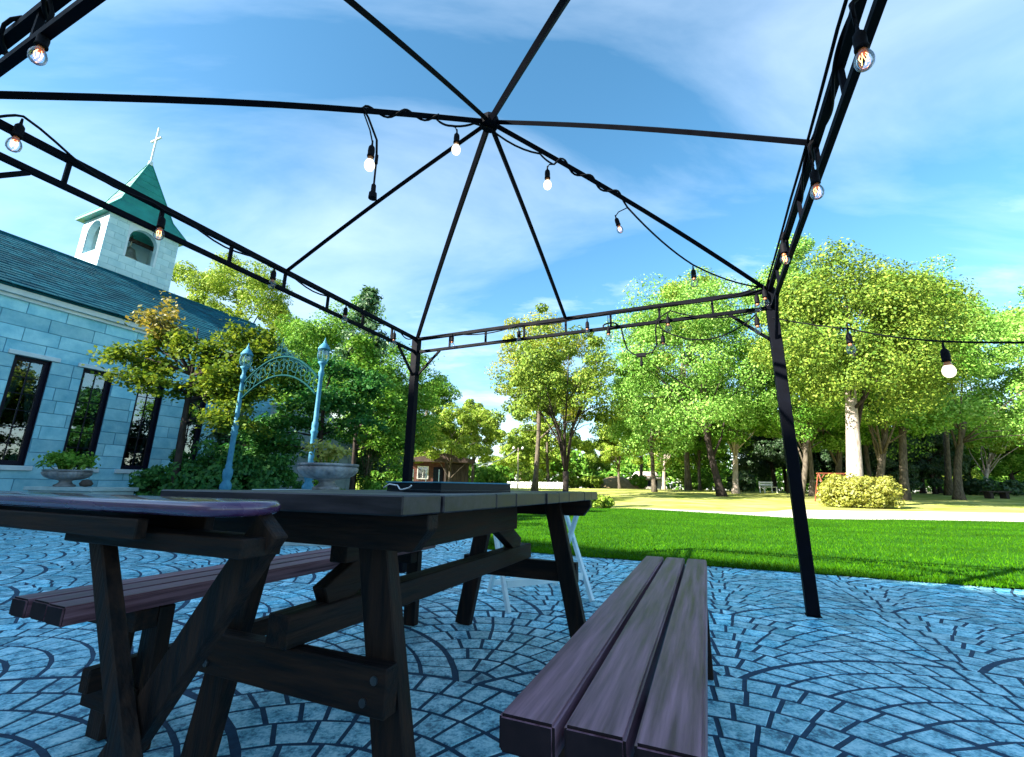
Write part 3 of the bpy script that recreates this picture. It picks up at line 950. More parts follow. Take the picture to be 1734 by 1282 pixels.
def crown_points(c, rad, nclump, nleaf, csig, r, shell=0.45, flatten=0.75, lob=0.22, bottom=-0.75):
    c = np.array(c); rad = np.array(rad)
    d = unit(r.normal(size=(nclump * 3, 3)))
    d = d[d[:, 2] > bottom][:nclump]
    ph = r.uniform(0, 6.28, 4)
    f = 1 + lob * (np.sin(d[:, 0] * 4 + ph[0]) * np.sin(d[:, 1] * 4 + ph[1]) + 0.6 * np.sin(d[:, 2] * 6 + ph[2] + d[:, 0] * 3))
    rr = (shell + (1 - shell) * r.uniform(size=len(d)) ** 0.6) * f
    dh = np.linalg.norm(d[:, :2], axis=1, keepdims=True)
    d = np.concatenate([d[:, :2] / np.maximum(dh, 1e-6) * np.where(d[:, 2:] < 0, dh ** 0.5, dh ** 0.85), d[:, 2:]], 1)
    cl = c + d * rad * rr[:, None] * 0.88
    idx = r.integers(0, len(cl), nleaf)
    w = r.uniform(0.6, 1.4, len(cl))[idx]
    ball = unit(r.normal(size=(nleaf, 3)))
    off = ball * (r.uniform(0.35, 1.0, (nleaf, 1)) ** 0.5 * 1.55) * csig * np.array([1, 1, flatten]) * w[:, None]
    P = cl[idx] + off
    out = unit((P - c) / rad) * 0.55 + ball * 1.25
    return cl, P, out


def trunk_geo(base, top, r0, r1, limbs, seed, bend=0.15, limb_r=0.35, n=9):
    rn = random.Random(seed)
    mb = MB(); lm = MB()
    base, top = Vector(base), Vector(top)
    K = 7
    pts = []; rad = []
    bx, by = rn.uniform(-bend, bend), rn.uniform(-bend, bend)
    for i in range(K + 1):
        t = i / K
        p = base.lerp(top, t) + Vector((bx * math.sin(t * PI), by * math.sin(t * PI * 1.3), 0))
        pts.append(p); rad.append((r0 * (1 + 0.55 * max(0, 1 - t * 7))) * (1 - t) + r1 * t)
    mb.tube(pts, rad, n)
    for L_ in limbs:
        L_ = Vector(L_)
        k = rn.randint(max(2, K - 4), K)
        s = pts[k]
        m1 = s.lerp(L_, 0.35) + Vector((rn.uniform(-.1, .1), rn.uniform(-.1, .1), rn.uniform(0.02, 0.12))) * (L_ - s).length
        m2 = s.lerp(L_, 0.7) + Vector((rn.uniform(-.07, .07), rn.uniform(-.07, .07), rn.uniform(0, 0.08))) * (L_ - s).length
        rr = rad[k] * rn.uniform(0.6, 0.9) * limb_r / 0.5
        lm.tube([s, m1, m2, L_], [rr, rr * 0.65, rr * 0.4, rr * 0.12], 6)
    return mb, lm


LK, LS = 3.1, 0.54      # leaf count and leaf size factors


def tree(label, x, y, cx, cz, rx, rz, leaf, bark, n=9000, lsize=0.12, r0=0.22, ry=None, nclump=62, csig=None, split=0.45,
         name='tree', cat='tree', group=None, cy=None, limbs=12, seed=0, shell=0.58, lob=0.26, flat=0.0, flatten=0.7, bottom=-0.9, base_z=None, up=0.5, extra=None, bend=0.15, aspect=0.6, limb_bark=None, limb_r=0.28):
    """x, y: foot; cx, cz: centre of the crown; rx, rz: its half width and half height"""
    z0 = gz(x, y) - 0.07 if base_z is None else base_z
    n = int(n * LK); lsize *= LS; r0 *= 0.82
    rg = np.random.default_rng(seed + 11)
    t = thing(name, label, cat, (x, y, z0), 0, group)
    ry = ry or rx * 0.85
    c = np.array([cx - x, (cy - y) if cy is not None else 0.0, cz - z0])
    csig = csig or 0.145 * (rx + rz) / 2
    cl, P, out = crown_points(c, (rx, ry, rz), nclump, n, csig, rg, shell, flatten, lob, bottom)
    link('crown', quads_mesh('crown', leaves(P, lsize, out, up, flat, aspect, rg), M[leaf]), t)
    if extra:                      # a second foliage colour in part of the crown
        lf2, n2, sel = extra
        k = [i for i in range(len(cl)) if sel((cl[i] - c) / np.array([rx, ry, rz]))]
        if k:
            idx = rg.choice(k, n2)
            P2 = cl[idx] + rg.normal(size=(n2, 3)) * csig * np.array([1, 1, flatten])
            link('crown_tip', quads_mesh('crown_tip', leaves(P2, lsize, unit(P2 - c), up, flat, aspect, rg), M[lf2]), t)
    top = (c[0] * 0.75, c[1] * 0.75, c[2] - rz * (1 - 2 * split) * 0.9)
    k = rg.choice(len(cl), min(limbs, len(cl)), replace=False)
    tm, lm = trunk_geo((0, 0, -0.1), top, r0, r0 * 0.55, [cl[i] for i in k], seed, bend, limb_r)
    tm.build('trunk', M[bark], t, smooth=True)
    lm.build('limbs', M[limb_bark or bark], t, smooth=True)
    return t


G = 'trees across the lawn'
# the lone vase-shaped tree in the middle and what stands round it
def vase(label, x, y, cx, cz, rx, rz, leaf, bark, seed, n, lsize, stems=9, group=None):
    z0 = gz(x, y) - 0.07
    rg = np.random.default_rng(seed); rn = random.Random(seed)
    t = thing('tree', label, 'tree', (x, y, z0), 0, group)
    c = np.array([cx - x, 0, cz - z0]); rad = np.array([rx, rx * 0.9, rz])
    cl, P, out = crown_points(c, rad, 120, n, 0.40, rg, 0.35, 0.7, 0.25, -0.6)
    link('crown', quads_mesh('crown', leaves(P, lsize, out, 0.5, 0, 0.6, rg), M[leaf]), t)
    mb = MB()
    fork = Vector((0.05, 0, 1.45))
    mb.tube([(0, 0, -0.1), (0.02, 0, 0.3), (0.04, 0, 0.9), fork], [0.24, 0.17, 0.155, 0.17], 10)
    for i in range(stems):
        a = 2 * PI * i / stems + rn.uniform(-0.3, 0.3)
        e = Vector((c[0] + math.cos(a) * rx * rn.uniform(0.25, 0.75), c[1] + math.sin(a) * rx * 0.7, c[2] + rz * rn.uniform(-0.2, 0.55)))
        m1 = fork.lerp(e, 0.3) + Vector((-math.cos(a) * 0.25, -math.sin(a) * 0.25, 0.35)); m2 = fork.lerp(e, 0.65) + Vector((0, 0, 0.35))
        mb.tube([fork - Vector((0, 0, 0.25)), m1, m2, e], [0.085, 0.06, 0.038, 0.012], 6)
        for q in range(4):
            s = m1.lerp(m2, rn.uniform(0.2, 1)); e2 = s + Vector((math.cos(a + rn.uniform(-1.3, 1.3)) * rn.uniform(0.8, 1.9), math.sin(a + rn.uniform(-1.3, 1.3)) * 1.2, rn.uniform(0.3, 1.6)))
            mb.tube([s, s.lerp(e2, 0.5) + Vector((0, 0, 0.1)), e2], [0.03, 0.02, 0.006], 5)
    mb.build('trunk', M[bark], t, smooth=True)
    return t


vase('lone vase-shaped tree with many thin upright limbs in the middle of the lawn', 2.97, 24.72, 2.6, 6.3, 4.1, 4.0, 'lf_olive', 'bark_dark', 5, 22000, 0.082)
tree('golden yellow tree showing behind the lone vase-shaped tree', 1.68, 31.93, 2.16, 9.4, 3.6, 4.3, 'lf_gold', 'bark', 9000, 0.14, 0.24, seed=2, group=G)
tree('tree with dark leaning trunk and wide pale green crown, left of the gazebo post', 13.39, 28.84, 12.3, 8.9, 5.3, 6.6, 'lf_pale', 'bark_dark', 16000, 0.15, 0.30, seed=3, nclump=95, split=0.25, group=G)
tree('huge domed tree with thick pale ivy-grown trunk rising from a clipped bush', 16.2, 21.5, 17.3, 8.7, 4.7, 4.5, 'lf_olive', 'bark_pale', 24000, 0.13, 0.46, seed=4, nclump=140, split=0.22, limbs=8, bottom=-0.97, limb_bark='bark_dark', limb_r=0.2, flatten=0.85, lob=0.15, group=G, bend=0.05)
tree('tall pale tree topping the wood behind the huge domed tree', 21.62, 35.0, 24.0, 16.2, 3.4, 6.4, 'lf_pale', 'bark', 15000, 0.17, 0.32, seed=5, group=G)
tree('dark-topped tree leaning against the right shoulder of the huge domed tree', 24.0, 27.8, 26.2, 10.9, 3.0, 5.3, 'lf_mid', 'bark', 11000, 0.15, 0.28, seed=6, group=G)
tree('slim pale tree poking up right of the dark-topped tree', 33.7, 35.0, 36.2, 12.8, 3.2, 6.2, 'lf_pale', 'bark', 9000, 0.18, 0.26, seed=7, group=G)
tree('broad pale green tree with slender bare trunk at the right of the lawn', 28.37, 28.84, 30.2, 8.6, 5.8, 6.0, 'lf_pale', 'bark', 15000, 0.16, 0.30, seed=8, nclump=95, split=0.2, group=G)
tree('tallest pale tree at the right edge of the photo', 40.7, 35.0, 43.5, 12.2, 5.2, 7.4, 'lf_pale', 'bark', 13000, 0.19, 0.3, seed=9, group=G)
tree('small tree with forked pale trunk in front of the dark wood at far right', 40.5, 39.1, 42.7, 6.6, 3.4, 2.9, 'lf_lime', 'bark_pale', 7000, 0.16, 0.2, seed=10, split=0.05, group=G)
tree('tree with bright white trunk close behind the dark leaning trunk', 16.29, 32.96, 16.93, 7.2, 3.4, 4.2, 'lf_mid', 'bark_pale', 8500, 0.15, 0.27, seed=11, split=0.2, group=G)
tree('yellowish tree with thin pale trunk right of the white pavilion', 14.6, 43.3, 15.0, 6.4, 3.9, 3.9, 'lf_lime', 'bark_pale', 7500, 0.18, 0.22, seed=12, split=0.15, group=G)
tree('small round green tree between the pavilion tree and the white trunk', 16.3, 39.1, 16.8, 5.3, 2.5, 2.6, 'lf_mid', 'bark', 6000, 0.16, 0.17, seed=13, group=G)
tree('yellow green tree beside the brown bank', 11.4, 47.4, 11.6, 6.0, 3.2, 3.2, 'lf_lime', 'bark', 7000, 0.18, 0.2, seed=14, split=0.15, group=G)
tree('tall green tree behind the brown bank', 15.3, 53.6, 15.9, 10.5, 4.0, 5.1, 'lf_mid', 'bark', 9000, 0.22, 0.26, seed=15, group=G)
tree('fresh green tree filling the wall of foliage left of the dark leaning trunk', 10.6, 33.5, 10.8, 7.0, 3.6, 5.0, 'lf_pale', 'bark', 10000, 0.16, 0.2, seed=25, group=G)
tree('fresh green tree filling the gap behind the near right post', 20.2, 30.5, 20.6, 8.4, 3.4, 5.8, 'lf_pale', 'bark', 10000, 0.16, 0.2, seed=26, group=G)
tree('green tree behind the shaded grey trunks right of the bush', 27.0, 34.0, 27.4, 8.6, 3.4, 5.0, 'lf_mid', 'bark', 10000, 0.17, 0.2, seed=27, group=G)
tree('tall feathery lime tree under the middle of the front rail', 14.9, 38.1, 15.5, 14.6, 4.1, 6.2, 'lf_lime', 'bark', 12000, 0.18, 0.28, seed=16, lob=0.35, group=G)
tree('yellow green tree in front of the brick cottage', -3.75, 27.6, -3.7, 3.9, 2.4, 2.0, 'lf_lime', 'bark', 7000, 0.12, 0.13, seed=17, split=0.1, group=G)
tree('tall mid green tree behind the brick cottage', -7.0, 38.1, -7.5, 7.4, 2.9, 4.1, 'lf_mid', 'bark', 9000, 0.16, 0.24, seed=18, group=G)
tree('golden tree right of the brick cottage', -3.7, 44.3, -3.9, 6.2, 2.7, 3.2, 'lf_lime', 'bark', 7000, 0.18, 0.2, seed=19, group=G)
tree('low far tree behind the lamp pole', 1.1, 53.6, 1.3, 5.3, 3.2, 3.2, 'lf_lime', 'bark', 7000, 0.2, 0.2, seed=20, group=G)
tree('far golden tree behind the trunk of the lone vase-shaped tree', 4.0, 47.4, 3.9, 7.2, 3.6, 4.6, 'lf_lime', 'bark', 8500, 0.2, 0.22, seed=21, group=G)
tree('tree with thin lit trunk right behind the gazebo post', 17.6, 27.8, 18.9, 7.2, 2.7, 3.9, 'lf_mid', 'bark', 8000, 0.14, 0.22, seed=22, split=0.15, group=G)
tree('shaded tree with grey trunk left behind the swing frame', 22.95, 31.9, 23.9, 7.3, 2.2, 3.6, 'lf_mid', 'bark', 8000, 0.15, 0.3, seed=23, split=0.15, group=G)
tree('shaded tree with grey trunk behind the clipped bush', 22.4, 27.8, 24.1, 6.9, 2.4, 3.2, 'lf_mid', 'bark', 8000, 0.15, 0.3, seed=24, split=0.15, group=G)
# left of the gazebo, partly shaded by the added block
def conifer(label, x, y, h, rb, leaf, n, seed):
    t = thing('conifer', label, 'tree', (x, y, gz(x, y) - 0.05), 0)
    rg = np.random.default_rng(seed)
    nb = 130
    zb = rg.uniform(0.08, 1, nb) ** 0.9 * h
    a = rg.uniform(0, 6.28, nb)
    ln = rb * (1 - zb / h) ** 0.75 * rg.uniform(0.7, 1.1, nb) + 0.12
    i = rg.integers(0, nb, n); u = rg.uniform(0.1, 1, n) ** 0.7
    P = np.stack([np.cos(a[i]) * ln[i] * u, np.sin(a[i]) * ln[i] * u, zb[i] + ln[i] * u * 0.25 * np.sin(u * 2.2)], 1) + rg.normal(size=(n, 3)) * np.array([0.11, 0.11, 0.07]) * (0.5 + ln[i][:, None] * 0.5)
    out = unit(np.stack([np.cos(a[i]), np.sin(a[i]), np.full(n, 0.25)], 1))
    link('crown', quads_mesh('crown', leaves(P, 0.085, out, 0.3, 0, 0.3, rg), M[leaf]), t)
    mb = MB().tube([(0, 0, -0.1), (0, 0, h * 0.5), (0, 0, h * 0.97)], [0.13, 0.08, 0.01], 8)
    for k in range(nb):
        mb.tube([(0, 0, zb[k]), (math.cos(a[k]) * ln[k] * 0.9, math.sin(a[k]) * ln[k] * 0.9, zb[k] + ln[k] * 0.15)], [0.018, 0.004], 4)
    mb.build('trunk', M['bark_dark'], t)
    return t


conifer('dark blue green conifer with feathery top left of the black gazebo post', -4.95, 14.2, 7.35, 1.6, 'lf_conifer', 16000, 31)
GL = 'trees by the chapel'
tree('leafy green tree left of the conifer, behind the arch', -7.6, 18.2, -7.5, 5.2, 2.1, 3.4, 'lf_mid', 'bark_dark', 9000, 0.10, 0.15, seed=32, group=GL)
tree('tall lit tree rising over the end of the chapel roof', -15.5, 25.5, -17.0, 10.6, 4.1, 4.2, 'lf_lime', 'bark', 15000, 0.13, 0.26, seed=33, lob=0.3, nclump=110, csig=0.45, group=GL)
tree('mid green tree past the chapel gable', -11.1, 21.6, -11.1, 6.1, 2.1, 3.0, 'lf_mid', 'bark', 9000, 0.12, 0.18, seed=34, group=GL)
tree('round green tree crowding the black gazebo post', -5.6, 20.6, -5.6, 4.2, 2.0, 3.0, 'lf_mid', 'bark_dark', 9000, 0.11, 0.16, seed=35, group=GL, extra=('lf_mid', 2500, lambda d: d[2] > 0.1))
tree('leaning young tree right of the urn', -4.1, 12.6, -3.9, 2.7, 1.0, 1.6, 'lf_mid', 'bark', 5000, 0.07, 0.05, seed=36, split=0.1, group=GL, extra=('lf_mid', 1500, lambda d: d[0] > 0.1))
# the maple in front of the chapel: thin stems, flat layered sprays
def maple(label, x, y, sprays, seed, n_per, lsize, leafs, stem_top, name='maple_tree'):
    t = thing(name, label, 'tree', (x, y, 0))
    rg = np.random.default_rng(seed); rn = random.Random(seed)
    byleaf = {}
    mb = MB()
    fork = Vector((0.02, 0, 1.75))
    mb.tube([(0, 0, -0.1), (0.04, 0.02, 0.8), fork, Vector((0.0, 0, 2.6)), Vector(stem_top)], [0.07, 0.058, 0.05, 0.032, 0.010], 8)
    for (sx, sy, sz, rx, rz, lf) in sprays:
        c = np.array([sx - x, sy - y, sz])
        n = int(n_per * rx * rx * 4 / 0.6)
        u = rg.normal(size=(n, 3)) * np.array([rx * 0.5, rx * 0.5, rz * 0.5])
        k = rg.integers(0, 9, n); cc = rg.normal(size=(9, 3)) * np.array([rx * 0.45, rx * 0.45, rz * 0.6])
        P = c + cc[k] + u * 0.55
        P[:, 2] -= 0.25 * ((P[:, 0] - c[0]) ** 2 + (P[:, 1] - c[1]) ** 2) / max(rx, 0.1) * 0.6
        byleaf.setdefault(lf, []).append(leaves(P, lsize, np.zeros((n, 3)), 1.0, 0.25, 0.75, rg))
        e = Vector(c)
        s = fork if e.z < 2.2 else Vector((0, 0, min(e.z - 0.25, 2.6)))
        s = Vector((0.02, 0, max(1.0, min(s.z, e.z - 0.1))))
        m_ = s.lerp(e, 0.5) + Vector((rn.uniform(-.08, .08), rn.uniform(-.08, .08), 0.05))
        mb.tube([s, m_, e], [0.028, 0.018, 0.006], 6)
        for q in range(4):
            e2 = e + Vector((rn.uniform(-1, 1) * rx * 0.8, rn.uniform(-1, 1) * rx * 0.8, rn.uniform(-0.05, 0.1)))
            mb.tube([m_.lerp(e, 0.6), e2], [0.009, 0.003], 4)
    for lf, qs in byleaf.items():
        link('crown' if lf == leafs else 'orange_spray', quads_mesh('crown', np.concatenate(qs), M[lf]), t)
    mb.build('trunk', M['bark_dark'], t, smooth=True)
    return t


mx, my = -5.78, 7.75
SP = [(-6.75, 7.9, 3.72, .34, .30, 'lf_orange'), (-6.45, 7.8, 3.42, .30, .22, 'lf_orange'), (-6.95, 7.6, 2.98, .36, .14, 'lf_maple'), (-6.55, 7.9, 2.85, .40, .16, 'lf_maple'),
      (-6.3, 7.5, 2.50, .45, .16, 'lf_maple'), (-5.6, 7.9, 2.72, .40, .18, 'lf_maple'), (-5.2, 7.7, 3.00, .45, .26, 'lf_maple'), (-4.85, 7.9, 3.12, .42, .24, 'lf_maple'),
      (-4.95, 7.6, 2.66, .50, .22, 'lf_maple'), (-5.35, 8.0, 2.35, .50, .2, 'lf_maple'), (-4.5, 7.8, 2.40, .42, .2, 'lf_maple'), (-5.9, 7.6, 3.25, .30, .2, 'lf_maple'),
      (-5.25, 7.8, 3.4, .28, .26, 'lf_maple'), (-4.55, 7.8, 2.9, .35, .2, 'lf_maple'), (-5.0, 7.6, 1.9, .5, .2, 'lf_maple'), (-4.6, 7.9, 3.3, .34, .2, 'lf_maple'), (-5.7, 7.9, 2.35, .4, .16, 'lf_maple'), (-6.6, 7.8, 3.15, .28, .2, 'lf_maple'), (-4.25, 7.9, 2.75, .34, .18, 'lf_maple')]
maple('slender layered maple with olive and orange leaves in front of the chapel windows', mx, my, SP, 41, 1000, 0.038, 'lf_maple', (-0.05, 0, 3.5))
SH = [(x_, y_, z_, r_, .22, 'lf_shade') for (x_, y_, z_, r_) in ((-4.7, 9.4, 2.1, .7), (-4.0, 9.6, 2.5, .7), (-3.3, 9.5, 2.1, .45), (-5.0, 9.2, 1.5, .6), (-3.2, 9.6, 2.9, .55), (-4.9, 9.5, 2.8, .55), (-3.9, 9.4, 3.2, .5), (-5.3, 9.5, 1.8, .6))]
maple('shaded spreading tree with thin forked stems behind the arch', -4.1, 9.5, SH, 42, 900, 0.04, 'lf_shade', (0.1, 0, 3.2), 'garden_tree')
SH = [(x_, y_, z_, r_, .25, 'lf_mid') for (x_, y_, z_, r_) in ((-4.2, 11.2, 3.6, .7), (-3.6, 11.3, 3.1, .7), (-4.8, 11.2, 3.1, .7), (-3.2, 11.2, 2.4, .55), (-3.9, 11.2, 4.2, .5), (-5.4, 11.2, 2.9, .5), (-2.9, 11.4, 1.7, .5))]
maple('tall airy green tree between the arch and the conifer', -3.95, 11.2, SH, 43, 800, 0.045, 'lf_mid', (0.0, 0, 4.0), 'garden_tree')


def shrub(label, x, y, rx, rz, leaf, n, ls, seed, cz=None, nclump=55, group='shrubs along the chapel', name='shrub', ry=None, extra=None, z0=None):
    z0 = gz(x, y) if z0 is None else z0
    t = thing(name, label, 'shrub', (x, y, z0), 0, group)
    rg = np.random.default_rng(seed)
    ry = ry or rx
    c = (0, 0, cz if cz else rz * 0.9)
    cl, P, out = crown_points(c, (rx, ry, rz), nclump, n, 0.15 * (rx + rz) / 2, rg, 0.55, 0.8, 0.12, -0.95)
    P[:, 2] = np.maximum(P[:, 2], 0.02)
    link('foliage', quads_mesh('foliage', leaves(P, ls, out, 0.4, 0, 0.6, rg), M[leaf]), t)
    mb = MB()
    for i in range(9):
        e = cl[rg.integers(len(cl))]
        mb.tube([(rg.uniform(-.1, .1), rg.uniform(-.1, .1), -0.05), (e[0] * .4, e[1] * .4, e[2] * .55), tuple(e)], [0.02, 0.014, 0.004], 5)
    mb.build('stem', M['bark_dark'], t)
    return t


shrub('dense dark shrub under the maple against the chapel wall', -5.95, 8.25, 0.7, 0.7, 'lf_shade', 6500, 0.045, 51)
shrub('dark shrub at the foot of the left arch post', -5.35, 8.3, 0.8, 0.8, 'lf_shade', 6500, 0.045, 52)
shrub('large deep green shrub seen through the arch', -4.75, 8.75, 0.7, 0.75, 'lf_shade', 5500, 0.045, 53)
shrub('low shrub close to the stone urn, left side', -3.5, 8.6, 0.5, 0.42, 'lf_mid', 3200, 0.04, 54)
shrub('tall shrub filling the corner behind the maple', -6.5, 10.6, 0.8, 1.3, 'lf_dark', 7000, 0.05, 55)
shrub('light green shrub behind the urn, near the black gazebo post', -3.3, 12.3, 0.8, 0.65, 'lf_mid', 5000, 0.05, 57)
shrub('pale green hedge bush by the mesh fence', -6.4, 21.5, 1.4, 1.1, 'lf_lime', 6500, 0.07, 58)
shrub('bright grassy tuft left of the gazebo post', -2.75, 9.6, 0.45, 0.42, 'lf_mid', 3500, 0.04, 59)
# the clipped bush round the big trunk
shrub('clipped yellow green bush ringing the foot of the huge domed tree', 16.0, 20.9, 1.85, 0.8, 'lf_yellow', 17000, 0.06, 60, cz=0.62, nclump=150, group='bushes on the lawn', ry=1.2)
shrub('low leafy plant at the lawn edge beyond the table corner', 3.15, 17.0, 0.7, 0.25, 'lf_lime', 1800, 0.06, 61, group='bushes on the lawn')
k = 0
for (x, y, rx, rz, lf, lab) in ((6.4, 50.5, 1.3, .8, 'lf_lime', 'round lime bush left of the brown bank'), (9.0, 51.0, 1.5, .75, 'lf_lime', 'low lime bush against the left foot of the brown bank'),
                                (14.6, 51.5, 1.2, .85, 'lf_mid', 'green bush between the bank and the pavilion'), (20.5, 50.5, 1.7, 1.2, 'lf_lime', 'bright bush right of the white pavilion'),
                                (22.5, 45.0, 1.5, 1.0, 'lf_mid', 'green bush farther right of the white pavilion'), (18.6, 36.5, 1.2, .8, 'lf_dark', 'dark bush beside the white garden seat'),
                                (17.0, 41.0, 1.2, .8, 'lf_mid', 'bush behind the dark leaning trunk'), (-1.2, 36.5, 1.1, .7, 'lf_lime', 'lime bush in front of the white rubble wall'),
                                (2.2, 43.0, 1.5, .9, 'lf_lime', 'lime bush behind the lamp pole'), (-1.5, 33.0, 1.2, .9, 'lf_mid', 'green bush right of the brick cottage'),
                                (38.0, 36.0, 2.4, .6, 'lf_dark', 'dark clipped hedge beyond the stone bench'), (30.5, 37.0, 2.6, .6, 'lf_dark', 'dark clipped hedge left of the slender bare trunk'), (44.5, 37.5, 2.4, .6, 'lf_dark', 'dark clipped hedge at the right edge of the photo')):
    shrub(lab, x, y, rx, rz, lf, 2600, 0.13, 70 + k, group='bushes on the lawn'); k += 1

# the wood behind: each tree one can tell apart
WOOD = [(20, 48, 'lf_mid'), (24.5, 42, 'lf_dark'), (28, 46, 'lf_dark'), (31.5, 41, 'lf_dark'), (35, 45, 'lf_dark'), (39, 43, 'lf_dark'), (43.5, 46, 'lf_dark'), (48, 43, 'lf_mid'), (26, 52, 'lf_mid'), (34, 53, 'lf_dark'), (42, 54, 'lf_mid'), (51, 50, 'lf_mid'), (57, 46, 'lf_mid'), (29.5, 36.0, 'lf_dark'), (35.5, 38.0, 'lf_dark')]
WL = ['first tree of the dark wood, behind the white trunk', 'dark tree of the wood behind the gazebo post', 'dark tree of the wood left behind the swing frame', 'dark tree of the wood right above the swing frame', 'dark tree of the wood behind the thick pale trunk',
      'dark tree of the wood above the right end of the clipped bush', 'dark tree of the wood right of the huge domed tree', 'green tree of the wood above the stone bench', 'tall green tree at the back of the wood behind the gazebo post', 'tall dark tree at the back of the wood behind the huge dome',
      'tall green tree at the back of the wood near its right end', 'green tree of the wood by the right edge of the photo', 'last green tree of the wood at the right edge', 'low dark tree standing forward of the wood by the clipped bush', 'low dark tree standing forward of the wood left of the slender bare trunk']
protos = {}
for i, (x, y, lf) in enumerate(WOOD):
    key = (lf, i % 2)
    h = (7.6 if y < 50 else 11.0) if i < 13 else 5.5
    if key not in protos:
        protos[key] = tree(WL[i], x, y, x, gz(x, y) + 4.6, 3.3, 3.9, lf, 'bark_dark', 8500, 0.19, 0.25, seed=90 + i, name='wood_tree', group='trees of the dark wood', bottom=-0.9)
        t = protos[key]
    else:
        t = copy_tree(protos[key])
        t.location = (x, y, gz(x, y) - 0.07); t.rotation_euler = (0, 0, i * 1.7)
        t['label'] = WL[i]
    s = h / 7.6
    t.scale = (s, s, s)
FAR = [(-30, 62), (-22, 58), (-15, 64), (-9, 60), (-3, 66), (3, 62), (9, 66), (15, 70), (22, 66), (-19, 44), (-12.5, 40), (60, 62), (70, 58)]
FL = ['far round tree beyond the chapel roof, leftmost', 'far round tree beyond the chapel gable', 'far round tree left of the cottage', 'far round tree over the cottage roof', 'far round tree under the gap of sky', 'far round tree left behind the lone vase-shaped tree',
      'far round tree right behind the lone vase-shaped tree', 'far round tree above the white pavilion', 'far round tree right of the pavilion', 'round tree behind the chapel gable trees', 'round tree behind the conifer', 'far round tree beyond the right edge of the wood', 'farthest round tree at the right']
for i, (x, y) in enumerate(FAR):
    if i == 0: pf = t = tree(FL[0], x, y, x, gz(x, y) + 4.2, 3.8, 3.6, 'lf_lime', 'bark', 8000, 0.22, 0.25, seed=130, name='far_tree', group='far trees', bottom=-0.9)
    else:
        t = copy_tree(pf); t.location = (x, y, gz(x, y) - 0.07); t.rotation_euler = (0, 0, i * 2.3); t['label'] = FL[i]
    if i in (4,): t.scale = (0.7, 0.7, 0.62)

# the far-off wood that closes the view under the crowns
rg = np.random.default_rng(401)
n_ = 60000
x_ = rg.uniform(-75, 110, n_); y_ = 64 + rg.normal(size=n_) * 2.5 + 0.02 * np.abs(x_)
hh = 4.2 + 1.6 * np.sin(x_ * 0.35) + 1.0 * np.sin(x_ * 0.83 + 1) + 0.6 * np.sin(x_ * 2.1)
z_ = 0.7 + hh * rg.uniform(0, 1, n_) ** 0.8
P_ = np.stack([x_, y_, z_], 1)
uw = link('far_wood', quads_mesh('far_wood', leaves(P_, 0.30, np.tile(np.array([[0, -0.6, 0.3]]), (n_, 1)), 0.4, 0, 0.6, rg), M['lf_mid']))
struct(uw, 'stuff')
# ------------------------------------------------------------------ gazebo
GA, GB, HS = -0.978, 1.883, 1.5
ZU, ZL, ZAP = 2.105, 1.975, 2.755
gb = thing('gazebo', 'bare black steel gazebo frame with open ribbed roof over the tables', 'gazebo', fr(GA, GB), -PHI)
for sx in (-1, 1):
    for sy in (-1, 1):
        p = MB().box(sx * HS - 0.034, sx * HS + 0.034, sy * HS - 0.034, sy * HS + 0.034, 0.006, ZU + 0.012)
        p.build('post', M['black_metal'], gb, bevel=0.004)
        MB().box(sx * HS - 0.039, sx * HS + 0.039, sy * HS - 0.039, sy * HS + 0.039, 0.0, 0.0055).build('base_plate', M['black_metal'], gb)
for ax in range(4):
    def pt(t, z, ax=ax):
        return {0: (t, HS, z), 1: (t, -HS, z), 2: (HS, t, z), 3: (-HS, t, z)}[ax]
    for z, nm, w_ in ((ZU, 'upper_rail', 0.028), (ZL, 'lower_rail', 0.024)):
        MB().bar(pt(-HS + 0.03, z), pt(HS - 0.03, z), w_, w_).build(nm, M['black_metal'], gb)
    for k in range(1, 8):
        t = -HS + 3.0 * k / 8
        MB().bar(pt(t, ZL + 0.012), pt(t, ZU - 0.014), 0.016, 0.016).build('strut', M['black_metal'], gb)
    for s in (-1, 1):
        MB().bar(pt(s * (HS - 0.03), 1.74), pt(s * (HS - 0.27), ZL - 0.012), 0.018, 0.018).build('brace', M['black_metal'], gb)
ribs = []
for (x, y) in ((-1, -1), (0, -1), (1, -1), (1, 0), (1, 1), (0, 1), (-1, 1), (-1, 0)):
    L_ = Vector((x * HS * 0.995, y * HS * 0.995, ZU + (0.0 if x and y else 0.005)))
    A_ = Vector((x * 0.02, y * 0.02, ZAP))
    w_ = 0.030 if (x and y) else 0.024
    pts = [A_.lerp(L_, t / 10) + Vector((0, 0, 0.035 * math.sin(PI * t / 10) * (1 if x and y else 0.5))) for t in range(11)]
    m_ = MB()
    m_.tube(pts, w_ * 0.62, 4)
    m_.build('rib', M['black_metal'], gb)
    ribs.append(pts)
MB().lathe([(0.0, -0.03), (0.05, -0.025), (0.06, 0.0), (0.05, 0.03), (0.0, 0.035)], 10, (0, 0, ZAP)).build('hub', M['black_metal'], gb)

# ------------------------------------------------------------------ festoon cords and lamps
def gw_(x, y, z): return fr(GA + x, GB + y, z)          # gazebo local to world


def cord(label, pts, r=0.0052, m='black_rubber'):
    o0 = Vector(pts[0])
    t = thing('light_string', label, 'light string', o0, 0, 'cords of the festoon lights')
    MB().tube([Vector(p) - o0 for p in pts], r, 6).build('cord', M[m], t, smooth=True)
    return t


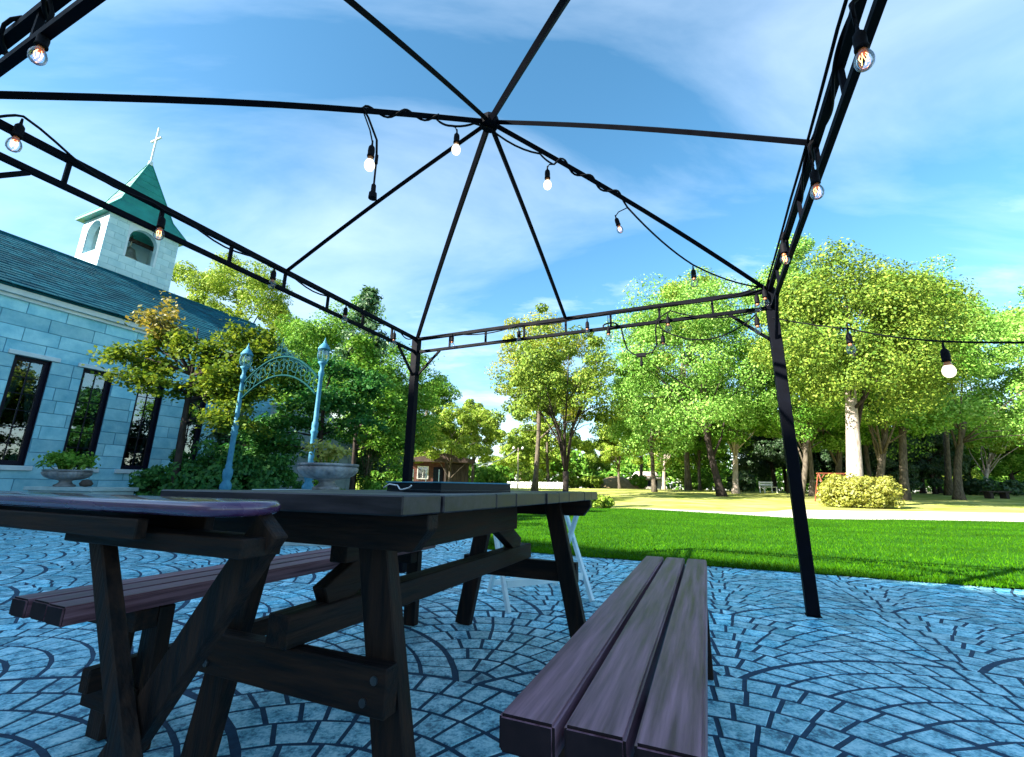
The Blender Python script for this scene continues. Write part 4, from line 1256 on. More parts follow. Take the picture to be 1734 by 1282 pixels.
def wrap(p, q, r, turns, n=None, sag=0.0, ph=0.0):
    """cord wound loosely round a rail from p to q"""
    p, q = Vector(p), Vector(q); d = (q - p).normalized()
    x = d.cross(Vector((0, 0, 1))).normalized(); y = x.cross(d)
    n = n or int(turns * 10) + 2
    out = []
    for i in range(n + 1):
        t = i / n; a = ph + t * turns * 2 * PI
        out.append(p.lerp(q, t) + x * (math.cos(a) * r) + y * (math.sin(a) * r) + Vector((0, 0, -sag * math.sin(t * PI) ** 2)))
    return out


def slack(knots, sags, n=8):
    out = []
    for i in range(len(knots) - 1):
        p, q = Vector(knots[i]), Vector(knots[i + 1])
        for j in range(n + (i == len(knots) - 2)):
            t = j / n
            out.append(p.lerp(q, t) + Vector((0, 0, -sags[i] * 4 * t * (1 - t))))
    return out


socket_me = MB().lathe([(0.004, 0.098), (0.006, 0.070), (0.010, 0.066), (0.0165, 0.056), (0.0185, 0.034), (0.0175, 0.012), (0.0195, 0.008), (0.0195, 0.0), (0.012, -0.002)], 14).mesh('socket', M['black_rubber'], smooth=True)
cap_me = MB().lathe([(0.0125, 0.0), (0.0155, -0.012), (0.0175, -0.022)], 14).mesh('bulb_cap', M['amber'], smooth=True)
gl_prof = [(0.0125, 0.0), (0.014, -0.010), (0.021, -0.022), (0.0255, -0.036), (0.0262, -0.046), (0.0235, -0.060), (0.016, -0.070), (0.007, -0.0745), (0.0005, -0.075)]
glass_me = MB().lathe(gl_prof, 16).mesh('glass_bulb', M['bulb_glass'], smooth=True)
led_me = MB().lathe([(0.0175, -0.022), (0.0235, -0.033), (0.0272, -0.046), (0.0262, -0.060), (0.021, -0.073), (0.012, -0.081), (0.0005, -0.084)], 16).mesh('lit_bulb', M['led'], smooth=True)
fm = MB()
for k in range(5):
    a = 2 * PI * k / 5; b2 = a + PI / 5
    fm.tube([(0.004 * math.cos(a), 0.004 * math.sin(a), -0.012), (0.012 * math.cos(a), 0.012 * math.sin(a), -0.03), (0.009 * math.cos(b2), 0.009 * math.sin(b2), -0.052)], 0.0013, 4)
fil_me = fm.mesh('filament', M['fil'])
filw_me = bpy.data.meshes.new_from_object if False else None
filw_me = fm.mesh('filament', M['filw'])
sn_me = MB().lathe([(0.011, 0.002), (0.012, -0.016), (0.009, -0.020)], 10).mesh('bulb_base', M['amber'], smooth=True)


def lamp(p, kind, label, s=1.0, tilt=(0, 0), hook=None):
    t = thing('festoon_lamp', label, 'light bulb', p, 0, 'bulbs of the festoon lights')
    t.rotation_euler = (tilt[0], tilt[1], 0)
    s *= 0.9; t.scale = (s, s, s)
    link('socket', socket_me, t)
    if hook is not None:
        from mathutils import Euler
        h = (Euler((tilt[0], tilt[1], 0)).to_matrix().transposed() @ (Vector(hook) - Vector(p))) / s
        MB().tube([(0, 0, 0.085), tuple(Vector((0, 0, 0.11)).lerp(h, 0.3)), tuple(h)], 0.0042, 6).build('drop_wire', M['black_rubber'], t, smooth=True)
    if kind == 'led':
        link('bulb_cap', cap_me, t); link('lit_bulb', led_me, t)
    else:
        link('bulb_base', sn_me, t); link('glass_bulb', glass_me, t)
        if kind != 'off':
            link('filament', fil_me if kind == 'warm' else filw_me, t)
    return t


TOPZ = 0.098
def hang(p, top, nm):
    """short drop from the cord to the socket"""
    return [Vector(top), Vector(p) + Vector((0, 0, TOPZ - 0.01))]


# left rail (x = -HS)
left = [(-1.30, 2.075, 'warm', 'leftmost clear bulb on the left rail, socket at the photo edge'), (-0.757, 1.985, 'warm', 'pinkish lit bulb hanging in front of the belfry'), (-0.107, 2.0, 'off', 'clear bulb on the left rail, right of the belfry'),
        (0.528, 1.995, 'off', 'clear bulb on the left rail over the conifer'), (1.124, 1.99, 'off', 'clear bulb on the left rail nearest the far corner post')]
kn = [gw_(-HS + 0.02, -1.5, ZU - 0.01)]
sg = []
for (y, z, k_, lab) in left:
    lamp(gw_(-HS + 0.03, y, z - 0.005), k_, lab)
    kn.append(gw_(-HS + 0.03, y, z + 0.095)); sg.append(0.03)
kn.append(gw_(-HS + 0.02, 1.48, ZU - 0.02)); sg.append(0.03)
lp = []
for i in range(len(kn) - 1):
    a_, b_ = Vector(kn[i]), Vector(kn[i + 1])
    for j in range(10):
        t = j / 10
        zt = 1 - min(1, min(t, 1 - t) * 5) if 0 < i < len(kn) - 2 else 0
        q = a_.lerp(b_, t); lift = max(0, (ZU - 0.006 - q.z)) * min(1, min(t, 1 - t) * 5)
        lp.append(q + Vector((0, 0, lift - 0.05 * max(0, math.sin(PI * t)) ** 2)))
lp.append(kn[-1])
cord('black cord slung along the left rail of the gazebo', lp)
# right rail (x = +HS)
right = [(-0.62, 1.915, 'warm', 'big orange glowing bulb high on the right rail'), (-0.033, 1.905, 'warm', 'second orange glowing bulb down the right rail, below the rib joint'), (0.701, 1.99, 'warm', 'third glowing bulb down the right rail, close above the trees')]
rp = []
ylist = [-1.5] + [r_[0] for r_ in right] + [1.47]
for (y, z, k_, lab) in right:
    lamp(gw_(HS - 0.03, y, z - 0.005), k_, lab)
for i in range(len(ylist) - 1):
    seg = wrap(gw_(HS - 0.0, ylist[i], ZU), gw_(HS - 0.0, ylist[i + 1], ZU), 0.019, 1.0, 24, 0.0, i)
    rp += seg
    if i < len(right): rp += [gw_(HS - 0.03, ylist[i + 1], ZU - 0.03), gw_(HS - 0.03, ylist[i + 1], right[i][1] + 0.075), gw_(HS - 0.028, ylist[i + 1] + 0.012, ZU - 0.02)]
cord('black cord wound round the right rail of the gazebo', rp, 0.006)
rp2 = slack([gw_(HS - 0.026, -1.4, ZU + 0.018), gw_(HS - 0.03, -0.5, ZU + 0.022), gw_(HS - 0.024, 0.4, ZU + 0.022), gw_(HS - 0.02, 1.46, ZU + 0.022)], [0.008, 0.01, 0.006])
cord('second black cord running straight above the right rail', rp2, 0.006)
# front rail at the top left corner of the photo (y = -HS)
lamp(gw_(-0.673, -HS, 1.93), 'warm', 'bright clear bulb in the top left corner of the photo', 0.86)
cord('black cord wound round the rail in the top left corner of the photo', wrap(gw_(-1.45, -HS, ZU), gw_(-0.66, -HS, ZU), 0.026, 3, 30) + [gw_(-0.673, -HS, ZU - 0.05), gw_(-0.673, -HS, 2.01)], 0.006)
# far rail (y = +HS)
far = [(-1.078, 2.03, 'off', 'clear bulb on the far rail beside the corner post and brace'), (-0.410, 1.99, 'off', 'dark small bulb on the far rail left of the rib joint'), (0.191, 1.99, 'off', 'dark small bulb on the far rail just right of the rib joint'),
       (0.360, 1.925, 'off', 'clear bulb in the coiled cord loop on the far rail'), (0.81, 1.945, 'off', 'clear bulb tucked under the far rail, right of the hanging loop'), (0.765, 1.80, 'off', 'clear bulb hanging lowest in the swag below the far rail')]
fy = HS - 0.035
for (x, z, k_, lab) in far: lamp(gw_(x, fy, z - 0.005), k_, lab, 0.95)
cord('black cord strung under the far upper rail', slack([gw_(-1.46, fy, ZU - 0.01), gw_(-1.078, fy, ZU - 0.005), gw_(-0.41, fy, ZU - 0.01), gw_(0.191, fy, ZU - 0.01), gw_(0.36, fy, ZU - 0.012), gw_(0.84, fy, ZU - 0.015), gw_(1.46, fy, ZU + 0.03)], [0.0, 0.04, 0.03, 0.01, 0.0, 0.03, 0.05]))
for (x, z, k_, lab) in far[:4]:
    top = ZU - 0.012
    if top - (z + 0.09) > 0.005:
        MBt = MB().tube([(0, 0, 0.09), (0, 0, top - (z - 0.005))], 0.004, 6)
        o = MBt.build('drop_wire', M['black_rubber']); o.parent = next(q for q in bpy.data.objects if q.get('label') == lab); 
loop = []
for i in range(15):
    a = i / 14 * 2 * PI * 1.1
    loop.append(gw_(0.375 + 0.055 * math.cos(a), fy - 0.01, 1.99 + 0.022 * math.sin(a) - 0.01))
loop += [gw_(0.46, fy, 1.955), gw_(0.475, fy, 1.86), gw_(0.50, fy, 1.77), gw_(0.545, fy, 1.725), gw_(0.61, fy, 1.712), gw_(0.68, fy, 1.725), gw_(0.72, fy, 1.78), gw_(0.715, fy, 1.90), gw_(0.735, fy, 1.99)]
cord('tangled cord loop dangling below the far rail', loop, 0.0062)
pg = MB().box(-0.035, 0.035, -0.012, 0.012, -0.012, 0.016).lathe([(0.008, -0.012), (0.010, -0.05), (0.012, -0.075), (0.006, -0.085)], 10)
o = tag(pg.build('cord_socket', M['black_rubber']), 'empty black lamp socket at the bottom of the dangling loop', 'socket'); o.location = gw_(0.60, fy, 1.712); o.rotation_euler = (0, 0, -PHI)
cord('black swag cord drooping from the hanging loop to the corner post', slack([gw_(0.735, fy, 1.99), gw_(0.765, fy, 1.895), gw_(1.40, fy, 1.93)], [0.01, 0.13]))
cord('black swag cord crossing below the right end of the far rail', slack([gw_(0.735, fy, 1.99), gw_(0.83, fy, 2.04), gw_(1.46, fy, 1.96)], [0.0, 0.06]))
for (x, z, lab) in ((1.409, 2.0, 'clear bulb hanging left of the top of the near right post'), (1.46, 2.035, 'clear bulb hanging against the top of the near right post'), (1.393, 1.84, 'clear bulb hanging left of the post below the brace top')):
    lamp(gw_(x, HS - 0.06, z), 'off', lab)
# along the ribs
B2 = ribs[0]; A1 = ribs[4]
def rib_pt(pts, t):
    i = min(int(t * 10), 9); return Vector(pts[i]).lerp(Vector(pts[i + 1]), t * 10 - i)
def gwv(v): return gw_(v.x, v.y, v.z)
rc = []
rc += [Vector((-0.716, 1.946, 2.37)), Vector((-0.718, 1.93, 2.46)), gwv(rib_pt(B2, 0.30)) + Vector((0, 0.01, -0.03))]
rc += wrap(gwv(rib_pt(B2, 0.314)), gwv(rib_pt(B2, 0.13)), 0.021, 2, 22)
rc += slack([gwv(rib_pt(B2, 0.13)) + Vector((0, 0, -0.02)), gwv(rib_pt(B2, 0.092)) + Vector((0, 0, -0.05)), gwv(rib_pt(B2, 0.03)) + Vector((0, 0, -0.02))], [0.01, 0.01], 5)
rc += slack([Vector(gw_(0, 0, ZAP - 0.035)), gwv(rib_pt(A1, 0.14)) + Vector((0, 0, -0.025)), gwv(rib_pt(A1, 0.185)) + Vector((0, 0, -0.045))], [0.03, 0.01], 6)
rc += wrap(gwv(rib_pt(A1, 0.20)), gwv(rib_pt(A1, 0.43)), 0.021, 2.5, 28)
rc += slack([gwv(rib_pt(A1, 0.435)) + Vector((0, 0, -0.05)), Vector((1.223, 2.739, 2.215)), gw_(HS - 0.03, HS - 0.03, 2.12)], [0.03, 0.03], 8)
cord('black cord twisted along the roof ribs and down to the near right post', rc, 0.006)
lamp((-0.735, 1.915, 2.345), 'led', 'lit white bulb left of the dangling plug under the long roof rib', 1.05, (0.06, 0.05), gwv(rib_pt(B2, 0.312)))
pl = gwv(rib_pt(B2, 0.318))
o = tag(MB().tube([(0, 0, 0.20), (0, 0, 0.0)], 0.0052, 6).lathe([(0.006, 0.03), (0.012, 0.02), (0.013, -0.02), (0.02, -0.025), (0.022, -0.055), (0.014, -0.06)], 10).lathe([(0.009, 0.20), (0.009, 0.15)], 8).build('cord_plug', M['black_rubber'], smooth=False), 'black plug dangling on its lead in front of a lit bulb', 'plug', None)
o.location = (-0.715, 1.945, 2.18)
lamp((-0.327, 2.07, 2.575), 'led', 'lit white bulb hanging just left of the roof hub', 1.0, (0, 0), gwv(rib_pt(B2, 0.092)) + Vector((0, 0, -0.05)))
lamp((0.197, 2.30, 2.535), 'led', 'lit white bulb hanging right of the roof hub', 1.0, (0, 0), gwv(rib_pt(A1, 0.185)) + Vector((0, 0, -0.045)))
lamp((0.665, 2.500, 2.355), 'white' if False else 'warm', 'small clear bulb with bluish glass on the rib right of the hub', 0.85, (0.0, -0.25), gwv(rib_pt(A1, 0.435)) + Vector((0, 0, -0.05)))
lamp((1.223, 2.739, 2.118), 'off', 'clear bulb swinging from the swag above the far rail end', 1.0)
# cord leaving to the right
pole_top = Vector((2.25, -1.7, 2.0))
cr = slack([gw_(HS - 0.02, HS - 0.02, 1.90), Vector((1.99, 2.45, 1.655)), Vector((1.88, 1.822, 1.365)), Vector((1.911, 1.567, 1.275)), pole_top], [0.008, 0.012, 0.002, 0.25], 8)
cord('thin black cord running from the near right post off to the right', cr, 0.0045)
lamp((1.989, 2.472, 1.575), 'off', 'unlit clear bulb on the cord to the right, against the dark foliage', 1.0, (0, 0), (1.99, 2.45, 1.655))
lamp((1.874, 1.826, 1.275), 'led', 'glowing white bulb on the cord near the right edge of the photo', 0.95, (0, 0), (1.88, 1.822, 1.365))
ps = thing('cord_pole', 'slim black pole holding the outer end of the light cord', 'pole', (2.25, -1.7, 0))
MB().tube([(0, 0, 0), (0, 0, 2.02)], 0.02, 8).build('shaft', M['black_metal'], ps)
MB().lathe([(0.15, 0), (0.15, 0.02), (0.03, 0.03)], 14).build('foot', M['black_metal'], ps)

# ------------------------------------------------------------------ furniture
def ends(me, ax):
    """give the cut ends of a board a darker colour, painted as shade"""
    me.materials.append(M['end_shade'])
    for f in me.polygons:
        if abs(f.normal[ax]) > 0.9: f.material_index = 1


def bench(label, a0, b0, L_, W_=0.262, zt=0.42, splay=0.0):
    t = thing('bench', label, 'bench', fr(a0, b0), -PHI, 'plank benches')
    gap, th = 0.011, 0.046
    pw = (W_ - 2 * gap) / 3
    for k in range(3):
        x = k * (pw + gap)
        MB().box(x, x + pw, 0.006 * (k == 1), L_ - 0.005 * (k == 2), zt - th + 0.001 * k, zt + 0.0006 * k).build('plank', M['wood_top'], t, bevel=0.004, seg=2)
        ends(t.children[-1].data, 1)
    for y in (0.20, L_ - 0.20):
        MB().box(0.012, W_ - 0.012, y - 0.03, y + 0.03, zt - th - 0.055, zt - th - 0.001).build('bearer', M['wood_x'], t, bevel=0.003)
        for x, s in ((0.045, -1), (W_ - 0.045, 1)):
            MB().bar((x, y + 0.052, zt - th - 0.002), (x + s * splay, y + 0.052, 0.0), 0.072, 0.042, (0, 1, 0)).build('leg', M['wood_leg'], t, bevel=0.003)
        MB().box(0.035, W_ - 0.035, y - 0.012, y + 0.029, 0.10, 0.16).build('leg_rail', M['wood_x'], t, bevel=0.003)
    MB().box(W_ / 2 - 0.02, W_ / 2 + 0.02, 0.14, L_ - 0.14, 0.162, 0.222).build('stretcher', M['wood_y'], t, bevel=0.003)
    return t


bench('three plank bench with worn purple brown seat, nearest on the right', -0.290, 0.640, 1.64)
bench('three plank bench on the far left side of the big table', -1.738, 0.660, 1.68)

tb = thing('picnic_table', 'big dark plank table with A-shaped legs in the middle of the terrace', 'table', fr(-0.95, 1.625), -PHI)
NP = 12
for k in range(NP):
    y0 = -0.875 + k * 1.75 / NP
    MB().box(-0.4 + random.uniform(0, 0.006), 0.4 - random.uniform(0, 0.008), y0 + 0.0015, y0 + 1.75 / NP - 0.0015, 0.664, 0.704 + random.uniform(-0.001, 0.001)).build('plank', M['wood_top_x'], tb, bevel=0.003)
for s in (-1, 1):
    for x in (-1, 1):
        MB().bar((x * 0.185, s * 0.705, 0.662), (x * 0.325, s * 0.705, 0.0), 0.085, 0.042, (0, 1, 0)).build('leg', M['wood_leg'], tb, bevel=0.003)
    yo = s * 0.748
    MB().box(-0.35, 0.305, yo - 0.021, yo + 0.021, 0.255, 0.350).build('crossbar', M['wood_x'], tb, bevel=0.003)
    MB().prism([(-0.385, 0.662), (0.385, 0.662), (0.385, 0.63), (0.345, 0.582), (-0.345, 0.582), (-0.385, 0.63)], 'y', yo - 0.021, yo + 0.021).build('bearer', M['wood_x'], tb, bevel=0.002)
    for bx_, bz_ in ((-0.28, 0.325), (-0.255, 0.28), (0.275, 0.325), (0.25, 0.28)):
        MB().tube([(bx_, yo + s * 0.0205, bz_), (bx_, yo + s * 0.0255, bz_)], 0.009, 10).build('bolt', M['bolt'], tb)
    MB().bar((0.0, s * 0.66, 0.425), (0.0, s * 0.20, 0.655), 0.045, 0.085, (0, 0, 1)).build('brace', M['wood_y'], tb, bevel=0.003)
MB().box(-0.035, 0.035, -0.79, 0.79, 0.352, 0.425).build('stretcher', M['wood_y'], tb, bevel=0.003)
MB().box(-0.03, 0.03, -0.62, 0.60, 0.515, 0.66).build('centre_rail', M['wood_y'], tb, bevel=0.003)

st = thing('folding_table', 'small narrow folding table with rounded purple edge at the left front', 'table', fr(-1.37, 0.58), -PHI)
def rrect(x0, x1, y0, y1, r, n=6):
    pts = []
    for cx, cy, a0 in ((x1 - r, y1 - r, 0), (x0 + r, y1 - r, 90), (x0 + r, y0 + r, 180), (x1 - r, y0 + r, 270)):
        for i in range(n + 1):
            a = R(a0 + 90 * i / n); pts.append((cx + r * math.cos(a), cy + r * math.sin(a)))
    return pts
tp = MB(); prof = []
for i in range(9):
    a = -PI / 2 + PI * i / 8
    prof.append((0.015 * (1 - math.cos(a)), 0.6800 + 0.0130 * math.sin(a)))
rings = [rrect(-0.95 + ins, 0.64 - ins, -0.085 + ins, 0.078 - ins, 0.078 - ins * 0.9) for ins, z in prof]
nr = len(rings[0])
for (ins, z), rg_ in zip(prof, rings): tp.v += [(p[0], p[1], z) for p in rg_]
for i in range(len(prof) - 1):
    for k in range(nr): tp.f.append((i * nr + k, i * nr + (k + 1) % nr, (i + 1) * nr + (k + 1) % nr, (i + 1) * nr + k))
tp.f += [tuple(range(nr))[::-1], tuple((len(prof) - 1) * nr + k for k in range(nr))]
o = tp.build('tabletop', M['wood_purple'], st, smooth=True)
MB().box(-0.88, 0.42, -0.078, -0.058, 0.622, 0.658).box(-0.88, 0.42, 0.045, 0.065, 0.622, 0.658).build('apron', M['wood_x'], st, bevel=0.002)
for x0, s in ((0.40, 1), (-0.74, -1)):
    # a pair of crossed legs
    MB().bar((x0 - s * 0.235, -0.012, 0.64), (x0 + s * 0.165, -0.012, 0.0), 0.042, 0.03, (0, 1, 0)).build('leg', M['wood_leg'], st, bevel=0.003)
    MB().bar((x0 + s * 0.245, 0.021, 0.652), (x0 - s * 0.245, 0.021, 0.0), 0.066, 0.03, (0, 1, 0)).build('leg', M['wood_leg'], st, bevel=0.003)
    MB().box(x0 - 0.30, x0 + 0.25, -0.040, 0.040, 0.600, 0.632).build('support_rail', M['wood_x'], st, bevel=0.002)

# tray on the big table
def tray():
    C0, CL, CR = Vector((-0.205, 1.345, 0)), Vector((-0.40, 1.50, 0)), Vector((0.0, 1.62, 0))
    ux = (CR - C0).normalized(); wx = (CR - C0).length
    rz = math.atan2(ux.y, ux.x)
    uy = Vector((-ux.y, ux.x, 0)); wy = (CL - C0).dot(uy)
    t = thing('griddle_tray', 'shallow black griddle tray lying on the big table', 'tray', (C0.x, C0.y, 0.7055), rz)
    MB().box(0, wx, 0, wy, 0, 0.006).build('tray_floor', M['black_gloss'], t)
    MB().box(0, wx, 0, 0.008, 0.0065, 0.027).box(0, wx, wy - 0.008, wy, 0.0065, 0.027).box(0, 0.008, 0.0085, wy - 0.0085, 0.0065, 0.027).box(wx - 0.008, wx, 0.0085, wy - 0.0085, 0.0065, 0.027).build('tray_side', M['black_gloss'], t)
    MB().box(-0.004, wx + 0.004, -0.004, 0.012, 0.0272, 0.031).box(-0.004, wx + 0.004, wy - 0.012, wy + 0.004, 0.0272, 0.031).box(-0.004, 0.012, 0.0122, wy - 0.0122, 0.0272, 0.031).box(wx - 0.012, wx + 0.004, 0.0122, wy - 0.0122, 0.0272, 0.031).build('tray_rim', M['iron_blue'], t)
    return t
tray()
wc = tag(MB().tube([(0.0, 0, 0.010), (0.022, 0.004, 0.022), (0.055, 0.01, 0.018), (0.085, -0.002, 0.006), (0.11, -0.012, 0.006), (0.15, -0.02, 0.012), (0.165, -0.025, 0.018)], 0.0022, 6).build('cable', M['white_cable'], smooth=True), 'thin white cable curling beside the black griddle tray', 'cable')
wc.location = (-0.405, 1.455, 0.706); wc.rotation_euler = (0, 0, R(-38))

# white folding stool behind the big table
ws = thing('folding_stool', 'white folding stool with crossed legs beyond the big table', 'stool', (0.0, 2.85, 0))
FL_, FR_ = Vector((0.0, 0.0, 0)), Vector((0.548, 0.313, 0))
dr = (FR_ - FL_).normalized(); dn = Vector((-dr.y, dr.x, 0)); Wd = (FR_ - FL_).length
RO = dn * 0.52 + dr * 0.10
for s, base in ((0, FL_), (1, FR_)):
    o2 = dr * (0.035 if s == 0 else -0.035)
    MB().bar(base + Vector((0, 0, 0)), base + RO * 0.86 + Vector((0, 0, 0.64)), 0.034, 0.022, dr).build('leg', M['white_paint'], ws, bevel=0.002)
    MB().bar(base + RO + o2, base + RO * 0.12 + o2 + Vector((0, 0, 0.64)), 0.034, 0.022, dr).build('leg', M['white_paint'], ws, bevel=0.002)
ex = dr * 0.02
MB().bar(FL_ + RO * 0.185 + ex + Vector((0, 0, 0.14)), FR_ + RO * 0.185 - ex + Vector((0, 0, 0.14)), 0.018, 0.04).build('rung', M['white_paint'], ws)
MB().bar(FL_ + RO * 0.90 + dr * 0.05 + Vector((0, 0, 0.075)), FR_ + RO * 0.90 - dr * 0.05 + Vector((0, 0, 0.075)), 0.018, 0.036).build('rung', M['white_paint'], ws)
for k in range(5):
    f = 0.14 + 0.68 * k / 4
    MB().bar(FL_ + RO * f - dr * 0.03 + Vector((0, 0, 0.652)), FR_ + RO * f + dr * 0.03 + Vector((0, 0, 0.652)), 0.05, 0.016).build('slat', M['white_paint'], ws, bevel=0.002)

# ------------------------------------------------------------------ stone urns on plinths
def urn(label, x, y, z, s, plants):
    t = thing('stone_urn', label, 'urn', (x, y, z), 0, 'stone urns on plinths')
    prof = [(0.20, 0.0), (0.21, 0.035), (0.18, 0.05), (0.14, 0.075), (0.115, 0.115), (0.13, 0.145), (0.21, 0.165)]
    MB().lathe([(r_ * s, z_ * s) for r_, z_ in prof], 28).build('foot', M['urn'], t, smooth=True)
    pb = [(0.20, 0.166), (0.30, 0.185), (0.38, 0.225), (0.43, 0.28), (0.445, 0.33), (0.435, 0.36)]
    def wv(i, a): return 1 + (0.05 * abs(math.cos(a * 14)) if 0 < i < 5 else 0)
    MB().lathe([(r_ * s, z_ * s) for r_, z_ in pb], 112, wave=wv).build('bowl', M['urn'], t, smooth=True)
    MB().lathe([(r_ * s, z_ * s) for r_, z_ in [(0.43, 0.361), (0.458, 0.366), (0.465, 0.385), (0.458, 0.402), (0.425, 0.404), (0.40, 0.38), (0.0, 0.375)]], 40).build('rim', M['urn'], t, smooth=True)
    return t


def plinth(label, x, y, h, w_, d, rz, caps):
    t = thing('plinth', label, 'plinth', (x, y, 0), rz, 'plinths under the urns')
    MB().box(-w_ / 2 + 0.04, w_ / 2 - 0.04, -d / 2 + 0.04, d / 2 - 0.04, 0, h - 0.062).build('base_block', M['plinth'], t, bevel=0.008)
    x0 = -w_ / 2
    for k, c in enumerate(caps):
        MB().box(x0 + 0.003, x0 + w_ * c - 0.003, -d / 2, d / 2, h - 0.06, h - 0.002 * k).build('cap_slab', M['plinth'], t, bevel=0.006)
        x0 += w_ * c
    return t


UX, UY = -2.37, 5.86
plinth('long grey plinth with two cap slabs under the planted urn', UX - 0.05, UY + 0.12, 0.655, 1.52, 0.78, R(-3), (0.45, 0.55))
urn('weathered fluted stone urn with a few yellow flowers, right of the arch', UX, UY, 0.656, 0.81, 0)
plinth('pale plinth under the leafy urn beside the chapel wall', -7.0, 7.48, 0.63, 1.3, 0.75, -PHI * 0.4, (1.0,))
urn('fluted pale stone urn full of green leaves in front of the chapel windows', -7.22, 7.38, 0.632, 0.66, 1)


def plant(label, x, y, z, rx, h, leaf, n, ls, seed, name='potted_plant', spots=None):
    t = thing(name, label, 'plant', (x, y, z))
    rg = np.random.default_rng(seed)
    Ps = []; mb = MB()
    for i in range(spots or 26):
        a = rg.uniform(0, 6.28); r_ = rx * rg.uniform(0.1, 1) ** 0.6
        tip = np.array([math.cos(a) * r_, math.sin(a) * r_, h * rg.uniform(0.35, 1)])
        mb.tube([(tip[0] * 0.5, tip[1] * 0.5, 0), tuple(tip * np.array([.8, .8, .7])), tuple(tip)], [0.008, 0.006, 0.003], 4)
        k = n // (spots or 26)
        Ps.append(tip + rg.normal(size=(k, 3)) * np.array([0.05, 0.05, 0.035]))
    P = np.concatenate(Ps)
    link('foliage', quads_mesh('foliage', leaves(P, ls, unit(P), 0.6, 0, 0.6, rg), M[leaf]), t)
    mb.build('stem', M['lf_mid'], t)
    return t


plant('sparse yellow green plant growing in the stone urn right of the arch', UX, UY, 0.975, 0.27, 0.24, 'lf_yellow', 420, 0.036, 201, spots=9)
plant('bushy green trailing plant filling the urn by the chapel', -7.22, 7.38, 0.885, 0.36, 0.24, 'lf_mid', 1600, 0.03, 202, spots=40)
st_ = tag(MB().lathe([(0.0, 0), (0.07, 0.01), (0.09, 0.05), (0.06, 0.10), (0.0, 0.12)], 12).build('garden_stone', M['brownwood'], smooth=True), 'small brown stone beside the foot of the leafy urn', 'stone'); st_.location = (-6.84, 7.34, 0.633)

# ------------------------------------------------------------------ iron arch with two lanterns
PL, PR = Vector((-4.565, 7.3, 0)), Vector((-3.085, 6.93, 0))
ar = thing('iron_arch', 'blue green cast iron garden arch with scrollwork between two lantern posts', 'arch', tuple(PL), math.atan2(PR.y - PL.y, PR.x - PL.x))
SP_ = (PR - PL).length
for x in (0, SP_):
    prof = [(0.11, 0), (0.11, 0.05), (0.075, 0.08), (0.075, 0.45), (0.095, 0.48), (0.065, 0.52), (0.05, 0.56), (0.085, 0.64), (0.085, 0.70), (0.05, 0.76), (0.062, 0.79), (0.075, 0.86), (0.07, 0.93), (0.045, 0.97), (0.052, 1.0), (0.042, 1.03), (0.042, 1.48), (0.056, 1.51), (0.056, 1.54), (0.042, 1.56), (0.05, 1.60), (0.05, 1.66), (0.036, 1.69), (0.033, 2.42), (0.045, 2.44), (0.045, 2.49), (0.03, 2.52), (0.03, 2.58), (0.05, 2.62), (0.075, 2.65), (0.03, 2.66)]
    MB().lathe(prof, 14, (x, 0, 0)).build('post', M['iron_blue'], ar, smooth=True)
    ln = MB().lathe([(0.05, 2.665), (0.080, 2.70), (0.092, 2.76), (0.084, 2.83), (0.068, 2.86)], 12, (x, 0, 0)).build('lantern', M['lamp_glass'], ar)
    rib_ = MB()
    for k in range(6):
        a = 2 * PI * k / 6
        rib_.tube([(x + r_ * math.cos(a), r_ * math.sin(a), z_) for r_, z_ in ((0.052, 2.665), (0.082, 2.70), (0.095, 2.76), (0.086, 2.83), (0.070, 2.86))], 0.006, 5)
    rib_.build('lantern_cage', M['iron_blue'], ln)
    MB().lathe([(0.100, 2.862), (0.096, 2.88), (0.068, 2.93), (0.04, 2.97), (0.022, 2.985), (0.028, 3.0), (0.012, 3.03), (0.0, 3.09)], 14, (x, 0, 0)).build('lantern_cap', M['iron_blue'], ln, smooth=True)
def arc_pts(z0, rise, n=20):
    return [(SP_ * (0.02 + 0.96 * i / n), 0, z0 + rise * (1 - (2 * i / n - 1) ** 2)) for i in range(n + 1)]
lo_, hi_ = arc_pts(2.10, 0.37), arc_pts(2.37, 0.42)
MB().tube(lo_, 0.016, 6).build('lower_rail', M['iron_green'], ar, smooth=True)
MB().tube(hi_, 0.018, 6).build('upper_rail', M['iron_green'], ar, smooth=True)
scr = MB()
for k in range(11):
    t = (k + 0.5) / 11
    i = t * 20; i0 = int(i); f = i - i0
    l_ = Vector(lo_[i0]).lerp(Vector(lo_[min(i0 + 1, 20)]), f); h_ = Vector(hi_[i0]).lerp(Vector(hi_[min(i0 + 1, 20)]), f)
    c = (l_ + h_) / 2; rr = (h_ - l_).length * 0.40
    sgn = 1 if k % 2 else -1
    scr.tube([c + Vector((sgn * rr * (1 - j / 16) * math.cos(j / 16 * 9.5), 0, rr * (1 - j / 16 * 0.9) * math.sin(j / 16 * 9.5))) for j in range(17)], 0.009, 5)
    scr.tube([l_, c + Vector((sgn * 0.03, 0, 0)), h_], 0.008, 5)
scr.build('scrollwork', M['iron_green'], ar)
cr_ = MB(); cx_ = SP_ * 0.46; zc_ = 2.79; CS = 0.6
cr_.tube([(cx_, 0, zc_), (cx_, 0, zc_ + 0.34)], 0.008, 5)
